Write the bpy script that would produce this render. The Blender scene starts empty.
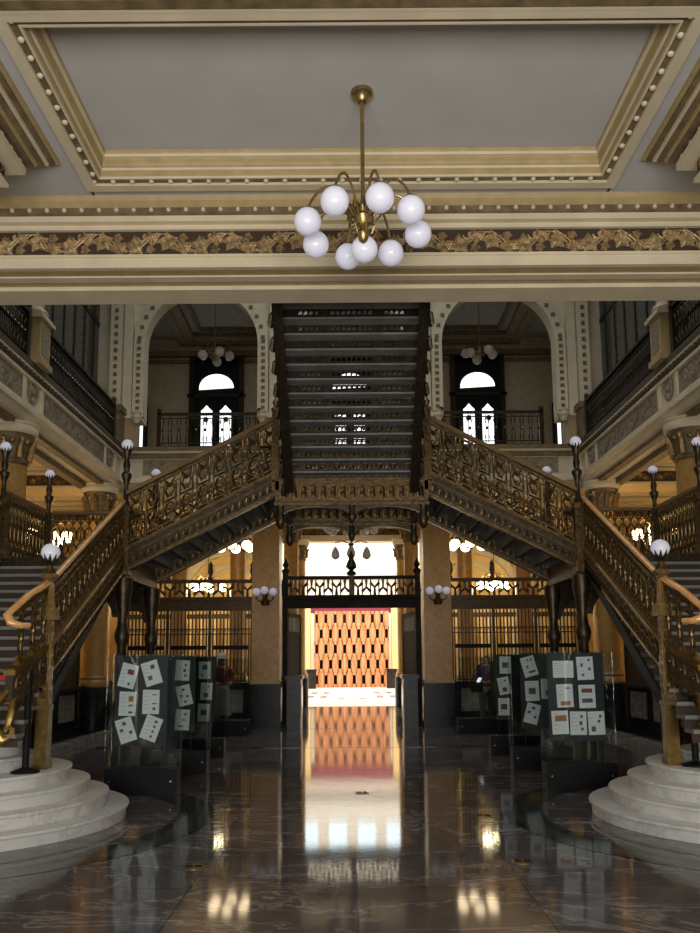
import bpy, bmesh, math, random
from mathutils import Vector, Matrix
random.seed(7)
PI = math.pi
C = bpy.context.scene.collection
sc = bpy.context.scene

# ---------------------------------------------------------------- camera, world, big lights, exposure
cam_d = bpy.data.cameras.new('camera')
cam = bpy.data.objects.new('camera', cam_d); C.objects.link(cam)
cam_d.sensor_fit = 'VERTICAL'; cam_d.sensor_height = 36.0; cam_d.lens = 800/933*36
cam_d.shift_y = 89.5/933; cam_d.clip_end = 200
TH = math.atan(.13)
cam.matrix_world = Matrix.Translation((-.03, 0, 1.55)) @ Matrix.Rotation(PI/2+TH, 4, 'X') @ Matrix.Rotation(math.radians(-.4), 4, 'Z')
sc.camera = cam
sc.view_settings.view_transform = 'Standard'
sc.view_settings.look = 'None'
sc.view_settings.exposure = 0.0
sc.view_settings.gamma = 1.0
sc.view_settings.use_curve_mapping = False
w = bpy.data.worlds.new('world'); sc.world = w; w.use_nodes = True
w.node_tree.nodes['Background'].inputs[0].default_value = (.75, .85, 1, 1)
w.node_tree.nodes['Background'].inputs[1].default_value = .15

def area(name, loc, rot, sx, sy, power, col, parent=None):
    l = bpy.data.lights.new(name, 'AREA'); l.shape = 'RECTANGLE'; l.size = sx; l.size_y = sy
    l.energy = power; l.color = col
    o = bpy.data.objects.new(name, l); C.objects.link(o); o.location = loc; o.rotation_euler = rot
    return o
area('skylight_over_stair_hall', (0, 13.2, 13.6), (0, 0, 0), 8.5, 8, 285, (.86, .93, 1))
area('entrance_ceiling_fill', (0, -3.6, 1.3), (PI/2+.95, 0, 0), 7, 3.0, 860, (1, .97, .93))  # added lamp for entrance daylight, tilted up to brighten the lobby ceiling
area('skylight_over_patio', (0, 38, 12.6), (0, 0, 0), 12, 17, 4300, (1, .97, .93))
area('upper_room_area_light', (0, 21.5, 11.0), (0, 0, 0), 9, 3, 9, (.9, .95, 1))  # area lamp hung below the closed ceiling of the upper rooms

# ---------------------------------------------------------------- materials
def new_mat(name):
    m = bpy.data.materials.new(name); m.use_nodes = True
    return m, m.node_tree.nodes, m.node_tree.links, m.node_tree.nodes['Principled BSDF']
def mat(name, col, rough=.6, metal=0, var=.12, scale=6, bump=0, emit=None, es=0, spec=.5):
    m, N, L, b = new_mat(name)
    b.inputs['Roughness'].default_value = rough; b.inputs['Metallic'].default_value = metal
    b.inputs['Specular IOR Level'].default_value = spec
    tc = N.new('ShaderNodeTexCoord'); n = N.new('ShaderNodeTexNoise'); n.inputs['Scale'].default_value = scale
    n.inputs['Detail'].default_value = 4
    L.new(tc.outputs['Object'], n.inputs['Vector'])
    r = N.new('ShaderNodeValToRGB')
    r.color_ramp.elements[0].position = .3; r.color_ramp.elements[1].position = .7
    r.color_ramp.elements[0].color = (*[c*(1-var) for c in col], 1)
    r.color_ramp.elements[1].color = (*[min(1, c*(1+var)) for c in col], 1)
    L.new(n.outputs[0], r.inputs[0]); L.new(r.outputs[0], b.inputs['Base Color'])
    if bump:
        bp = N.new('ShaderNodeBump'); bp.inputs['Strength'].default_value = bump; bp.inputs['Distance'].default_value = .02
        L.new(n.outputs[0], bp.inputs['Height']); L.new(bp.outputs[0], b.inputs['Normal'])
    if emit:
        b.inputs['Emission Color'].default_value = (*emit, 1); b.inputs['Emission Strength'].default_value = es
    return m
def marble(name, base, vein, rough, scale=1.2, width=.06, mott=.5, slab=0, stretch=(1, 1, 1), dist=1.2, spec=.5):
    m, N, L, b = new_mat(name)
    b.inputs['Roughness'].default_value = rough; b.inputs['Specular IOR Level'].default_value = .24 if slab else spec
    tc = N.new('ShaderNodeTexCoord')
    n1 = N.new('ShaderNodeTexNoise'); n1.inputs['Scale'].default_value = scale; n1.inputs['Detail'].default_value = 8
    n1.inputs['Roughness'].default_value = .65; n1.inputs['Distortion'].default_value = dist
    mpp = N.new('ShaderNodeMapping'); mpp.inputs['Scale'].default_value = stretch; mpp.inputs['Rotation'].default_value = (0, 0, .5)
    L.new(tc.outputs['Object'], mpp.inputs[0]); L.new(mpp.outputs[0], n1.inputs['Vector'])
    r = N.new('ShaderNodeValToRGB')                       # veins where the noise crosses one half
    e = r.color_ramp.elements
    e[0].position = .5-width; e[0].color = (0, 0, 0, 1); e[1].position = .5+width; e[1].color = (0, 0, 0, 1)
    k = e.new(.5); k.color = (1, 1, 1, 1)
    L.new(n1.outputs[0], r.inputs[0])
    n2 = N.new('ShaderNodeTexNoise'); n2.inputs['Scale'].default_value = scale*2.7; n2.inputs['Detail'].default_value = 6
    L.new(tc.outputs['Object'], n2.inputs['Vector'])
    mx0 = N.new('ShaderNodeMix'); mx0.data_type = 'RGBA'
    mx0.inputs['A'].default_value = (*[c*(1-mott) for c in base], 1); mx0.inputs['B'].default_value = (*[min(1, c*(1+mott)) for c in base], 1)
    L.new(n2.outputs[0], mx0.inputs['Factor'])
    mu = N.new('ShaderNodeMath'); mu.operation = 'MULTIPLY'
    L.new(r.outputs[0], mu.inputs[0]); L.new(n2.outputs[0], mu.inputs[1])
    mx = N.new('ShaderNodeMix'); mx.data_type = 'RGBA'; mx.inputs['B'].default_value = (*vein, 1)
    L.new(mu.outputs[0], mx.inputs['Factor']); L.new(mx0.outputs['Result'], mx.inputs['A'])
    out = mx.outputs['Result']
    if slab:
        br = N.new('ShaderNodeTexBrick'); br.offset = 0; br.inputs['Scale'].default_value = 1/slab
        br.inputs['Brick Width'].default_value = 1; br.inputs['Row Height'].default_value = 1; br.inputs['Mortar Size'].default_value = .004
        br.inputs['Color1'].default_value = (1, 1, 1, 1); br.inputs['Color2'].default_value = (.82, .82, .82, 1); br.inputs['Mortar'].default_value = (.3, .3, .3, 1)
        L.new(tc.outputs['Object'], br.inputs['Vector'])
        m2 = N.new('ShaderNodeMix'); m2.data_type = 'RGBA'; m2.blend_type = 'MULTIPLY'; m2.inputs['Factor'].default_value = 1
        L.new(out, m2.inputs['A']); L.new(br.outputs[0], m2.inputs['B']); out = m2.outputs['Result']
        bp = N.new('ShaderNodeBump'); bp.inputs['Strength'].default_value = .035; bp.inputs['Distance'].default_value = .02
        n3 = N.new('ShaderNodeTexNoise'); n3.inputs['Scale'].default_value = 1.1; n3.inputs['Detail'].default_value = 2
        L.new(tc.outputs['Object'], n3.inputs['Vector']); L.new(n3.outputs[0], bp.inputs['Height']); L.new(bp.outputs[0], b.inputs['Normal'])
    L.new(out, b.inputs['Base Color'])
    return m
def glass(name, tint, refl=.08):
    m = bpy.data.materials.new(name); m.use_nodes = True; N = m.node_tree.nodes; L = m.node_tree.links; N.clear()
    o = N.new('ShaderNodeOutputMaterial'); t = N.new('ShaderNodeBsdfTransparent'); g = N.new('ShaderNodeBsdfGlossy')
    g.inputs['Roughness'].default_value = .02; t.inputs[0].default_value = (*tint, 1)
    fr = N.new('ShaderNodeFresnel'); fr.inputs['IOR'].default_value = 1.45
    mx = N.new('ShaderNodeMixShader'); L.new(fr.outputs[0], mx.inputs[0]); L.new(t.outputs[0], mx.inputs[1]); L.new(g.outputs[0], mx.inputs[2])
    L.new(mx.outputs[0], o.inputs[0])
    return m
def emis(name, col, s):
    m, N, L, b = new_mat(name)
    b.inputs['Base Color'].default_value = (*col, 1); b.inputs['Emission Color'].default_value = (*col, 1)
    b.inputs['Emission Strength'].default_value = s
    return m

M_ = dict(
    panel=mat('grey_plaster', (.50, .49, .47), .85, var=.05, scale=2, bump=.1),
    cream=mat('cream_plaster', (.66, .57, .40), .6, var=.08, scale=3),
    tan=mat('tan_stucco', (.42, .31, .14), .55, var=.12, scale=8),
    gold=mat('old_gilt', (.33, .22, .09), .38, .75, var=.35, scale=14, bump=.2),
    brass=mat('polished_brass', (.36, .26, .11), .33, .95, var=.2, scale=8),
    darkground=mat('dark_umber', (.045, .026, .014), .7),
    umber=mat('umber_stucco', (.17, .12, .06), .6, var=.35, scale=9, bump=.3),
    relief=mat('stone_relief', (.26, .22, .15), .7, var=.35, scale=16, bump=.5),
    iron=mat('dark_bronze', (.05, .038, .022), .38, .7, var=.4, scale=18, bump=.2),
    bronze=mat('gilded_bronze', (.12, .078, .032), .34, .8, var=.45, scale=20, bump=.25),
    newel=mat('newel_brass', (.27, .18, .06), .3, .85, var=.3, scale=14, bump=.15),
    copper=mat('handrail_wood', (.78, .42, .16), .3, .25, var=.2, scale=10),
    rail=mat('dark_handrail', (.20, .12, .05), .35, .5, var=.2),
    tread=mat('blue_grey_steel', (.18, .185, .185), .6, .1, var=.25, scale=4),
    floor=marble('grey_marble_floor', (.12, .11, .116), (.5, .48, .48), .065, 1.3, .017, .45, slab=1.15, stretch=(.5, 1.3, 1), dist=.6),
    inlay=marble('black_marble_inlay', (.012, .014, .013), (.1, .1, .1), .08, 2),
    wmarble=marble('white_marble', (.66, .66, .64), (.40, .40, .41), .35, 1.5, .05, .1),
    gmarble=marble('grey_panel_marble', (.22, .21, .19), (.5, .48, .45), .2, 3, .06, .35),
    bmarble=marble('black_marble', (.009, .010, .012), (.05, .055, .06), .3, 3, .03, spec=.2),
    ochre=marble('ochre_marble', (.37, .20, .05), (.50, .31, .11), .35, 3, .08, .22),
    patio=marble('pale_patio_marble', (.85, .83, .80), (.7, .7, .7), .2, 1, .05, .05),
    patiowall=mat('pale_stone', (.85, .80, .70), .8, var=.04),
    globe=mat('faint_glow_opal_glass', (.80, .80, .90), .18, var=.03, emit=(.75, .76, 1), es=.16),  # faint glow mixed into unlit globes to stand in for daylight on them
    globe_lit=emis('lit_opal_glass', (1, .74, .40), 15),
    globe_near=emis('counter_lamp_glass', (1, .78, .48), 6), globe_deep=emis('bright_lamp_glass', (1, .80, .48), 42),
    globe_soft=emis('softly_lit_opal_glass', (1, .88, .70), 1.6),
    dglass=glass('dark_window_glass', (.45, .47, .45)),
    cglass=glass('display_glass', (.93, .96, .95)),
    black=mat('black_lacquer', (.006, .007, .008), .55, var=.2, spec=.2),
    board=mat('charcoal_board', (.035, .037, .038), .8, var=.1),
    paper=mat('white_paper', (.85, .86, .88), .8, var=.03),
    ink=mat('grey_ink', (.33, .33, .34), .8),
    s_grey=mat('stamp_grey', (.12, .12, .13), .8), s_red=mat('stamp_red', (.30, .07, .06), .8),
    s_teal=mat('stamp_teal', (.05, .14, .16), .8), s_orange=mat('stamp_orange', (.45, .19, .08), .8), s_blue=mat('stamp_blue', (.10, .14, .24), .8),
    steel=mat('steel', (.5, .5, .5), .25, .9),
    red=mat('red_belt', (.45, .012, .015), .6), wood=None, maroon=mat('maroon_cloth', (.25, .03, .06), .8, var=.1),
    daylit=emis('daylit_window_pane', (.93, .96, 1), 1.8), daylit2=emis('daylit_clerestory', (.70, .88, 1), 1.6),
    darkwood=mat('dark_wood', (.018, .013, .010), .7, var=.4, scale=5, spec=.2),
    lattice=mat('lattice_gilt_wood', (.06, .038, .016), .4, .4, var=.3, scale=10),
    yellow=mat('yellow_wall', (.80, .58, .24), .7, var=.1, scale=2),
    redbox=mat('red_fitting', (.3, .02, .02), .5), whitebox=mat('white_fitting', (.7, .7, .7), .5),
    hair=mat('brown_hair', (.07, .045, .03), .6, var=.4, scale=40), skin=mat('skin', (.42, .25, .17), .55),
    blouse=mat('purple_blouse', (.10, .06, .13), .8, var=.6, scale=60), greycloth=mat('grey_trousers', (.13, .125, .12), .85),
    redtop=mat('dark_red_top', (.20, .04, .045), .8, var=.4, scale=30), palecloth=mat('pale_blue_grey_skirt', (.27, .31, .33), .85),
    whitecap=mat('pale_cap', (.45, .52, .6), .8),
)
def wood_mat():
    m, N, L, b = new_mat('orange_wood_planks'); b.inputs['Roughness'].default_value = .45
    tc = N.new('ShaderNodeTexCoord'); mp = N.new('ShaderNodeMapping'); mp.inputs['Scale'].default_value = (9, 1, .7)
    n = N.new('ShaderNodeTexNoise'); n.inputs['Scale'].default_value = 1.5; n.inputs['Detail'].default_value = 5
    r = N.new('ShaderNodeValToRGB'); r.color_ramp.elements[0].position = .35; r.color_ramp.elements[1].position = .65
    r.color_ramp.elements[0].color = (.36, .13, .045, 1); r.color_ramp.elements[1].color = (.62, .28, .12, 1)
    L.new(tc.outputs['Object'], mp.inputs[0]); L.new(mp.outputs[0], n.inputs['Vector']); L.new(n.outputs[0], r.inputs[0]); L.new(r.outputs[0], b.inputs['Base Color'])
    return m
M_['wood'] = wood_mat()

# ---------------------------------------------------------------- mesh helpers
class MB:
    def __init__(s, T=None): s.v = []; s.f = []; s.T = T
    def add(s, vs, fs):
        n = len(s.v)
        if s.T is not None: vs = [tuple(s.T @ Vector(p)) for p in vs]
        s.v += [tuple(p) for p in vs]; s.f += [tuple(i+n for i in f) for f in fs]
        return s
    def box(s, x0, x1, y0, y1, z0, z1):
        x0, x1 = sorted((x0, x1)); y0, y1 = sorted((y0, y1)); z0, z1 = sorted((z0, z1))
        return s.add([(x0,y0,z0),(x1,y0,z0),(x1,y1,z0),(x0,y1,z0),(x0,y0,z1),(x1,y0,z1),(x1,y1,z1),(x0,y1,z1)],
            [(0,3,2,1),(4,5,6,7),(0,1,5,4),(1,2,6,5),(2,3,7,6),(3,0,4,7)])
    def hexa(s, p):     # eight points, bottom loop then top loop
        return s.add(p, [(0,3,2,1),(4,5,6,7),(0,1,5,4),(1,2,6,5),(2,3,7,6),(3,0,4,7)])
    def poly(s, pts, axis, a, b):
        n = len(pts)
        def q(p, t): return (t, p[0], p[1]) if axis == 'x' else ((p[0], t, p[1]) if axis == 'y' else (p[0], p[1], t))
        vs = [q(p, a) for p in pts]+[q(p, b) for p in pts]
        return s.add(vs, [tuple(range(n)), tuple(range(2*n-1, n-1, -1))]+[(i, (i+1) % n, n+(i+1) % n, n+i) for i in range(n)])
    def lathe(s, prof, cx=0, cy=0, z0=0, n=16):
        vs = []; fs = []
        for r, z in prof:
            for k in range(n):
                a = 2*PI*k/n; vs.append((cx+r*math.cos(a), cy+r*math.sin(a), z0+z))
        for i in range(len(prof)-1):
            for k in range(n):
                fs.append((i*n+k, i*n+(k+1) % n, (i+1)*n+(k+1) % n, (i+1)*n+k))
        fs.append(tuple(range(n-1, -1, -1))); fs.append(tuple((len(prof)-1)*n+k for k in range(n)))
        return s.add(vs, fs)
    def sphere(s, c, r, n=16, m=10, sz=1):
        prof = [(max(1e-4, r*math.sin(PI*i/m)), -r*sz*math.cos(PI*i/m)) for i in range(m+1)]
        return s.lathe(prof, c[0], c[1], c[2], n)
    def tube(s, pts, r, n=6, flat=1):
        pts = [Vector(p) for p in pts]; rs = r if isinstance(r, (list, tuple)) else [r]*len(pts)
        vs = []; fs = []; up = None
        for i, p in enumerate(pts):
            t = (pts[min(i+1, len(pts)-1)]-pts[max(i-1, 0)]).normalized()
            if up is None:
                up = Vector((0, 0, 1)) if abs(t.z) < .9 else Vector((1, 0, 0))
            a = t.cross(up).normalized(); up = a.cross(t).normalized()
            for k in range(n):
                an = 2*PI*k/n; vs.append(tuple(p+a*(rs[i]*math.cos(an))+up*(rs[i]*flat*math.sin(an))))
        for i in range(len(pts)-1):
            for k in range(n): fs.append((i*n+k, i*n+(k+1) % n, (i+1)*n+(k+1) % n, (i+1)*n+k))
        fs.append(tuple(range(n-1, -1, -1))); fs.append(tuple((len(pts)-1)*n+k for k in range(n)))
        return s.add(vs, fs)
    def build(s, name, m, parent=None, smooth=False, loc=None):
        me = bpy.data.meshes.new(name); me.from_pydata(s.v, [], s.f)
        bm = bmesh.new(); bm.from_mesh(me); bmesh.ops.recalc_face_normals(bm, faces=bm.faces); bm.to_mesh(me); bm.free()
        me.materials.append(M_[m] if isinstance(m, str) else m)
        if smooth:
            me.polygons.foreach_set('use_smooth', [True]*len(me.polygons)); me.set_sharp_from_angle(angle=.7)
        o = bpy.data.objects.new(name, me); C.objects.link(o)
        if parent: o.parent = parent
        if loc: o.location = loc
        return o
def arc(cx, cz, r, a0, a1, n): return [(cx+r*math.cos(a0+(a1-a0)*i/n), cz+r*math.sin(a0+(a1-a0)*i/n)) for i in range(n+1)]
def thing(name, label, cat, loc=(0, 0, 0), rz=0, group=None):
    o = bpy.data.objects.new(name, None); C.objects.link(o); o.location = loc; o.rotation_euler = (0, 0, rz); o.empty_display_size = .1
    return tag(o, label, cat, group)
def tag(o, label, cat, group=None):
    o['label'] = label; o['category'] = cat
    if group: o['group'] = group
    return o
def struct(name, mb, m, label=None, smooth=False):
    o = mb.build(name, m, None, smooth); o['kind'] = 'structure'
    if label: o['label'] = label
    return o
def dup(src, parent=None, loc=None, rot=None):
    o = src.copy(); C.objects.link(o)
    if parent: o.parent = parent
    if loc is not None: o.location = loc
    if rot is not None: o.rotation_euler = rot
    for ch in [c for c in src.children]: dup(ch, o)
    return o
SIDE = {-1: 'left', 1: 'right'}

# key levels of the building
L1, L2, L3 = 2.88, 3.90, 6.50         # side landings, centre landing, upper floor
YG, XG = 18.4, 5.4                    # front edge of the rear gallery, inner edge of the side galleries

# ================================================================ STRUCTURE
struct('floor', MB().box(-12, 12, -6.5, 27.4, -.3, 0), 'floor', 'polished dark grey marble floor with pale veins')
struct('floor_patio', MB().box(-9, 9, 27.4, 50, -.3, 0), 'patio', 'bright pale marble floor of the far patio')
fi = MB()
for x in (-1.75, -1.2, 1.2, 1.75):
    for y in (34.5, 38.5): fi.box(x-.14, x+.14, y-1.1, y+1.1, 0, .004)
for x in (-.45, .45): fi.box(x-.14, x+.14, 32.2, 33.2, 0, .004)
fi.build('floor_inlay', 'gmarble', bpy.data.objects['floor_patio'])
# dark rings set into the floor round each flight of curved steps
CXS, CYS = 3.84, 8.1
CXO = {-1: -3.84, 1: 3.93}
def ring_mb(cx, cy, r0, r1, z0, z1, n=96):
    mb = MB(); vs = []; fs = []
    for k in range(n):
        a = 2*PI*k/n
        for r, z in ((r0, z0), (r1, z0), (r1, z1), (r0, z1)): vs.append((cx+r*math.cos(a), cy+r*math.sin(a), z))
    for k in range(n):
        j = (k+1) % n
        for q in range(4): fs.append((k*4+q, k*4+(q+1) % 4, j*4+(q+1) % 4, j*4+q))
    return mb.add(vs, fs)
fl = bpy.data.objects['floor']
for sx in (-1, 1):
    ring_mb(CXO[sx], CYS, 2.36, 2.43, -.01, .003).build('floor_ring', 'inlay', fl)
    ring_mb(CXO[sx], CYS, 2.18, 2.36, -.01, .002).build('floor_ring', marble('green_marble_inlay', (.035, .045, .042), (.12, .13, .13), .1, 3), fl)
    ring_mb(CXO[sx], CYS, 2.06, 2.18, -.01, .003).build('floor_ring', 'inlay', fl)
bd = MB()
for y in (14.6, 18.7): bd.box(-5.5, 5.5, y, y+.16, -.01, .003)
bd.build('floor_band', 'inlay', fl)

# ---- front lobby ceiling: coffer, flat soffit, walls
ZC = 5.80
OX, OY0, OY1 = 2.37, 4.73, 6.74
cl = MB()
cl.box(-6.5, -OX+.02, -6.5, 6.95, ZC, ZC+.1); cl.box(OX-.02, 6.5, -6.5, 6.95, ZC, ZC+.1)
cl.box(-OX, OX, OY1-.02, 6.95, ZC, ZC+.1); cl.box(-OX, OX, -6.5, OY0+.01, ZC, ZC+.1)
ceil = struct('ceiling', cl, 'panel', 'grey plaster ceiling of the entrance lobby')
MB().box(-2.4, 2.4, 4.8, 6.8, 6.03, 6.12).build('ceiling_panel', 'panel', ceil)
def frame(prof, x0, x1, y0, y1):     # prof: list of (inset, z)
    mb = MB(); vs = []; fs = []
    for d, z in prof: vs += [(x0+d, y0+d, z), (x1-d, y0+d, z), (x1-d, y1-d, z), (x0+d, y1-d, z)]
    for i in range(len(prof)-1):
        for k in range(4): fs.append((i*4+k, i*4+(k+1) % 4, (i+1)*4+(k+1) % 4, (i+1)*4+k))
    return mb.add(vs, fs)
frame([(0, ZC+.05), (-.01, ZC-.035), (.08, ZC-.035), (.082, ZC+.0), (.082, ZC+.05)], -OX, OX, OY0, OY1).build('coffer_lip', 'cream', ceil)
frame([(.078, ZC+.05), (.08, ZC-.012), (.135, ZC-.004), (.14, ZC+.04)], -OX, OX, OY0, OY1).build('coffer_dentil_band', 'umber', ceil)
frame([(.134, ZC+.03), (.136, ZC-.012), (.152, ZC-.012), (.155, ZC+.03)], -OX, OX, OY0, OY1).build('coffer_bead', 'cream', ceil)
frame([(.150, ZC+.02), (.152, ZC+.0), (.158, ZC+.03), (.16, ZC+.06), (.168, ZC+.07), (.168, ZC+.10), (.176, ZC+.12), (.178, ZC+.15), (.19, ZC+.19), (.20, ZC+.21), (.205, ZC+.24)], -OX, OX, OY0, OY1).build('coffer_moulding', 'tan', ceil)
frame([(.162, ZC+.065), (.160, ZC+.055), (.172, ZC+.055), (.176, ZC+.075)], -OX, OX, OY0, OY1).build('coffer_bead', 'cream', ceil)
frame([(.184, ZC+.18), (.182, ZC+.168), (.198, ZC+.168), (.204, ZC+.19)], -OX, OX, OY0, OY1).build('coffer_bead', 'cream', ceil)
ros = MB()
def rosettes(x0, x1, y0, y1, d, z, step, r):
    for i in range(int((x1-x0)/step)):
        for y in (y1-d,): ros.sphere((x0+step*(i+.5), y, z), r, 6, 4)
    for i in range(int((y1-y0)/step)):
        for x in (x0+d, x1-d): ros.sphere((x, y0+step*(i+.5), z), r, 8, 4)
rosettes(-OX, OX, OY0, OY1, .108, ZC-.012, .17, .024)
ros.build('coffer_rosettes', 'cream', ceil, True)
nb = MB()                                # strips nearer than the coffer
nb.box(-6.5, 6.5, 4.715, 4.74, ZC-.038, ZC+.02)
nb.build('ceiling_lip', 'cream', ceil)
nb = MB()
for i in range(5): nb.box(-6.5, 6.5, 4.30+.082*i, 4.30+.082*i+.07, ZC-.045+.006*(i % 2), ZC+.02)
nb.build('ceiling_moulding', 'umber', ceil)
struct('wall_left', MB().box(-6.6, -6.4, -6.5, 7.0, 0, ZC), 'cream', 'cream lobby wall on the left')
struct('wall_right', MB().box(6.4, 6.6, -6.5, 7.0, 0, ZC), 'cream', 'cream lobby wall on the right')

# ---- beam across the front with a vine frieze
bz = 5.12
beam = struct('trim_1', MB().box(-8, 8, 6.98, 7.60, bz+.03, 6.5), 'cream', 'wide beam above the stair hall entrance with carved vine frieze')
MB().box(-8, 8, 6.965, 7.0, 5.26, 5.50).build('frieze_ground', 'darkground', beam)
b1 = MB()
b1.poly([(6.98, 5.50), (6.93, 5.50), (6.93, 5.525), (6.96, 5.53), (6.96, 5.56), (6.90, 5.565), (6.90, 5.62), (6.98, 5.63)], 'x', -8, 8)
b1.poly([(6.98, 5.27), (6.94, 5.265), (6.94, 5.24), (6.955, 5.235), (6.955, 5.14), (6.93, 5.14), (6.93, bz+.01), (6.98, bz+.01)], 'x', -8, 8)
b1.box(-8, 8, 7.10, 7.20, bz-.0, bz+.06); b1.box(-8, 8, 7.30, 7.60, bz-.03, bz+.06)
b1.build('beam_lip', 'cream', beam)
b2 = MB()
b2.poly([(6.98, 5.705), (6.93, 5.71), (6.91, 5.73), (6.88, 5.76), (6.86, ZC), (6.98, ZC)], 'x', -8, 8)
b3 = MB().poly([(6.98, 5.63), (6.92, 5.63), (6.90, 5.645), (6.90, 5.70), (6.98, 5.705)], 'x', -8, 8).build('beam_dentil_band', 'umber', beam)
b2.box(-8, 8, 7.0, 7.10, bz+.015, bz+.06); b2.box(-8, 8, 7.20, 7.30, bz+.01, bz+.06)
b2.build('beam_moulding', 'tan', beam)
rr = MB()
for i in range(100): rr.sphere((-8+.16*i+.08, 6.895, 5.675), .022, 6, 4)
rr.build('beam_rosettes', 'cream', beam, True)

def vine(mb, x0, y, zc, hgt, depth, flip=1):
    """one motif of the frieze facing -Y: a grape leaf, an S scroll and a bunch of grapes; unit length .5 for hgt .24"""
    s = hgt/.24
    def leaf(cx, cz, r, rot):
        pts = []
        for k in range(20):
            a = rot+2*PI*k/20; rad = r*(.62+.38*abs(math.cos(2.5*(a-rot))))
            if k % 2: rad *= .8
            pts.append((cx+rad*math.cos(a), cz+rad*math.sin(a)))
        n = len(pts)
        vs = [(p[0], y, p[1]) for p in pts]+[(cx+(p[0]-cx)*.55, y-depth*(.7+.3*(i % 2)), cz+(p[1]-cz)*.55) for i, p in enumerate(pts)]+[(cx, y-depth*.5, cz)]
        mb.add(vs, [(i, (i+1) % n, n+(i+1) % n, n+i) for i in range(n)]+[(n+i, n+(i+1) % n, 2*n) for i in range(n)])
    leaf(x0+.10*s, zc+.02*s*flip, .105*s, .4)
    leaf(x0+.25*s, zc-.045*s*flip, .085*s, 2.1)
    leaf(x0+.235*s, zc+.055*s*flip, .05*s, 1.2)
    pts = [(x0+.5*s*t, y-depth*.5, zc+flip*.085*s*math.sin(2*PI*t+.6)) for t in [i/10 for i in range(11)]]
    mb.tube(pts, .007*s, 5)
    for a0, cx, cz in ((0, .20, -.06), (PI, .46, .05)):
        pts = [(x0+(cx+(.045-.004*i)*math.cos(a0+i*.6))*s, y-depth*.5, zc+flip*(cz+(.045-.004*i)*math.sin(a0+i*.6))*s) for i in range(9)]
        mb.tube(pts, .009*s, 5)
    for gx, gz in ((0, 0), (.022, .004), (-.022, .004), (.011, -.02), (-.011, -.02), (0, -.038)):
        mb.sphere((x0+(.285+gx)*s, y-depth*.7, zc+(gz-.045*flip)*s), .014*s, 6, 4)
fz = MB()
for i in range(30): vine(fz, -4.5+.3*i, 6.965, 5.38, .25, .045, 1 if i % 2 else -1)
fz.build('vine_relief', mat('vine_gilt', (.42, .30, .15), .45, .35, var=.45, scale=22), beam, False)

# ---- dropped pier blocks at the lobby sides
for sx, nm in ((-1, 'trim_2'), (1, 'trim_3')):
    pb = MB(); X = lambda x: sx*x
    o = struct(nm, pb.box(X(2.82), X(6.4), 2.0, 6.02, 5.36, ZC), 'cream', 'moulded pier block under the lobby ceiling, %s side' % SIDE[sx])
    for k_, (x, y, z0, z1) in enumerate(((2.49, 6.36, 5.77, 5.80), (2.52, 6.33, 5.745, 5.772), (2.56, 6.30, 5.72, 5.747), (2.585, 6.27, 5.70, 5.722), (2.63, 6.23, 5.67, 5.702), (2.65, 6.21, 5.65, 5.672))):
        MB().box(X(x), X(6.3), 2.0, y, z0, z1).build('pier_moulding', ('tan', 'umber', 'cream', 'umber', 'tan', 'umber')[k_], o)
    q = MB(); q.box(X(2.68), X(6.3), 2.0, 6.13, 5.53, 5.59); q.box(X(2.78), X(6.3), 2.0, 6.05, 5.37, 5.40); q.build('pier_lip', 'cream', o)
    q = MB(); q.box(X(2.715), X(6.3), 2.0, 6.16, 5.59, 5.652); q.box(X(2.81), X(6.3), 2.0, 6.03, 5.40, 5.53); q.build('pier_band', 'darkground', o)
    q = MB()
    for i in range(14): q.sphere((X(2.71), 6.06-i*.17, 5.61), .024, 8, 5)
    q.build('pier_rosettes', 'cream', o, True)
    q = MB(Matrix.Translation((X(2.805), 0, 0)) @ Matrix.Rotation(-sx*PI/2, 4, 'Z'))
    for i in range(9): vine(q, (-6.0+.3*i) if sx > 0 else (3.3+.3*i), 0, 5.475, .14, .02)
    q.build('pier_vine_relief', 'gold', o)

# ---- shell of the stair hall
def wall(nm, mb, m, lab): return struct(nm, mb, m, lab)
wall('wall_hall_left', MB().box(-11.2, -11, 7, 27.4, 0, 6.0), 'yellow', 'yellow outer wall of the left ground gallery')
wall('wall_hall_right', MB().box(11, 11.2, 7, 27.4, 0, 6.0), 'yellow', 'yellow outer wall of the right ground gallery')
wall('wall_upper_left', MB().box(-8.2, -8, 7.6, 24.2, 6.1, 14), 'cream', 'upper gallery wall on the left')
wall('wall_upper_right', MB().box(8, 8.2, 7.6, 24.2, 6.1, 14), 'cream', 'upper gallery wall on the right')
wall('wall_upper_front', MB().box(-8, 8, 7.0, 7.6, 6.5, 14), 'cream', 'wall above the entrance beam')
struct('ceiling_atrium', MB().box(-8.2, 8.2, 7, 18.9, 14, 14.2), 'cream', 'roof of the stair hall')
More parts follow.
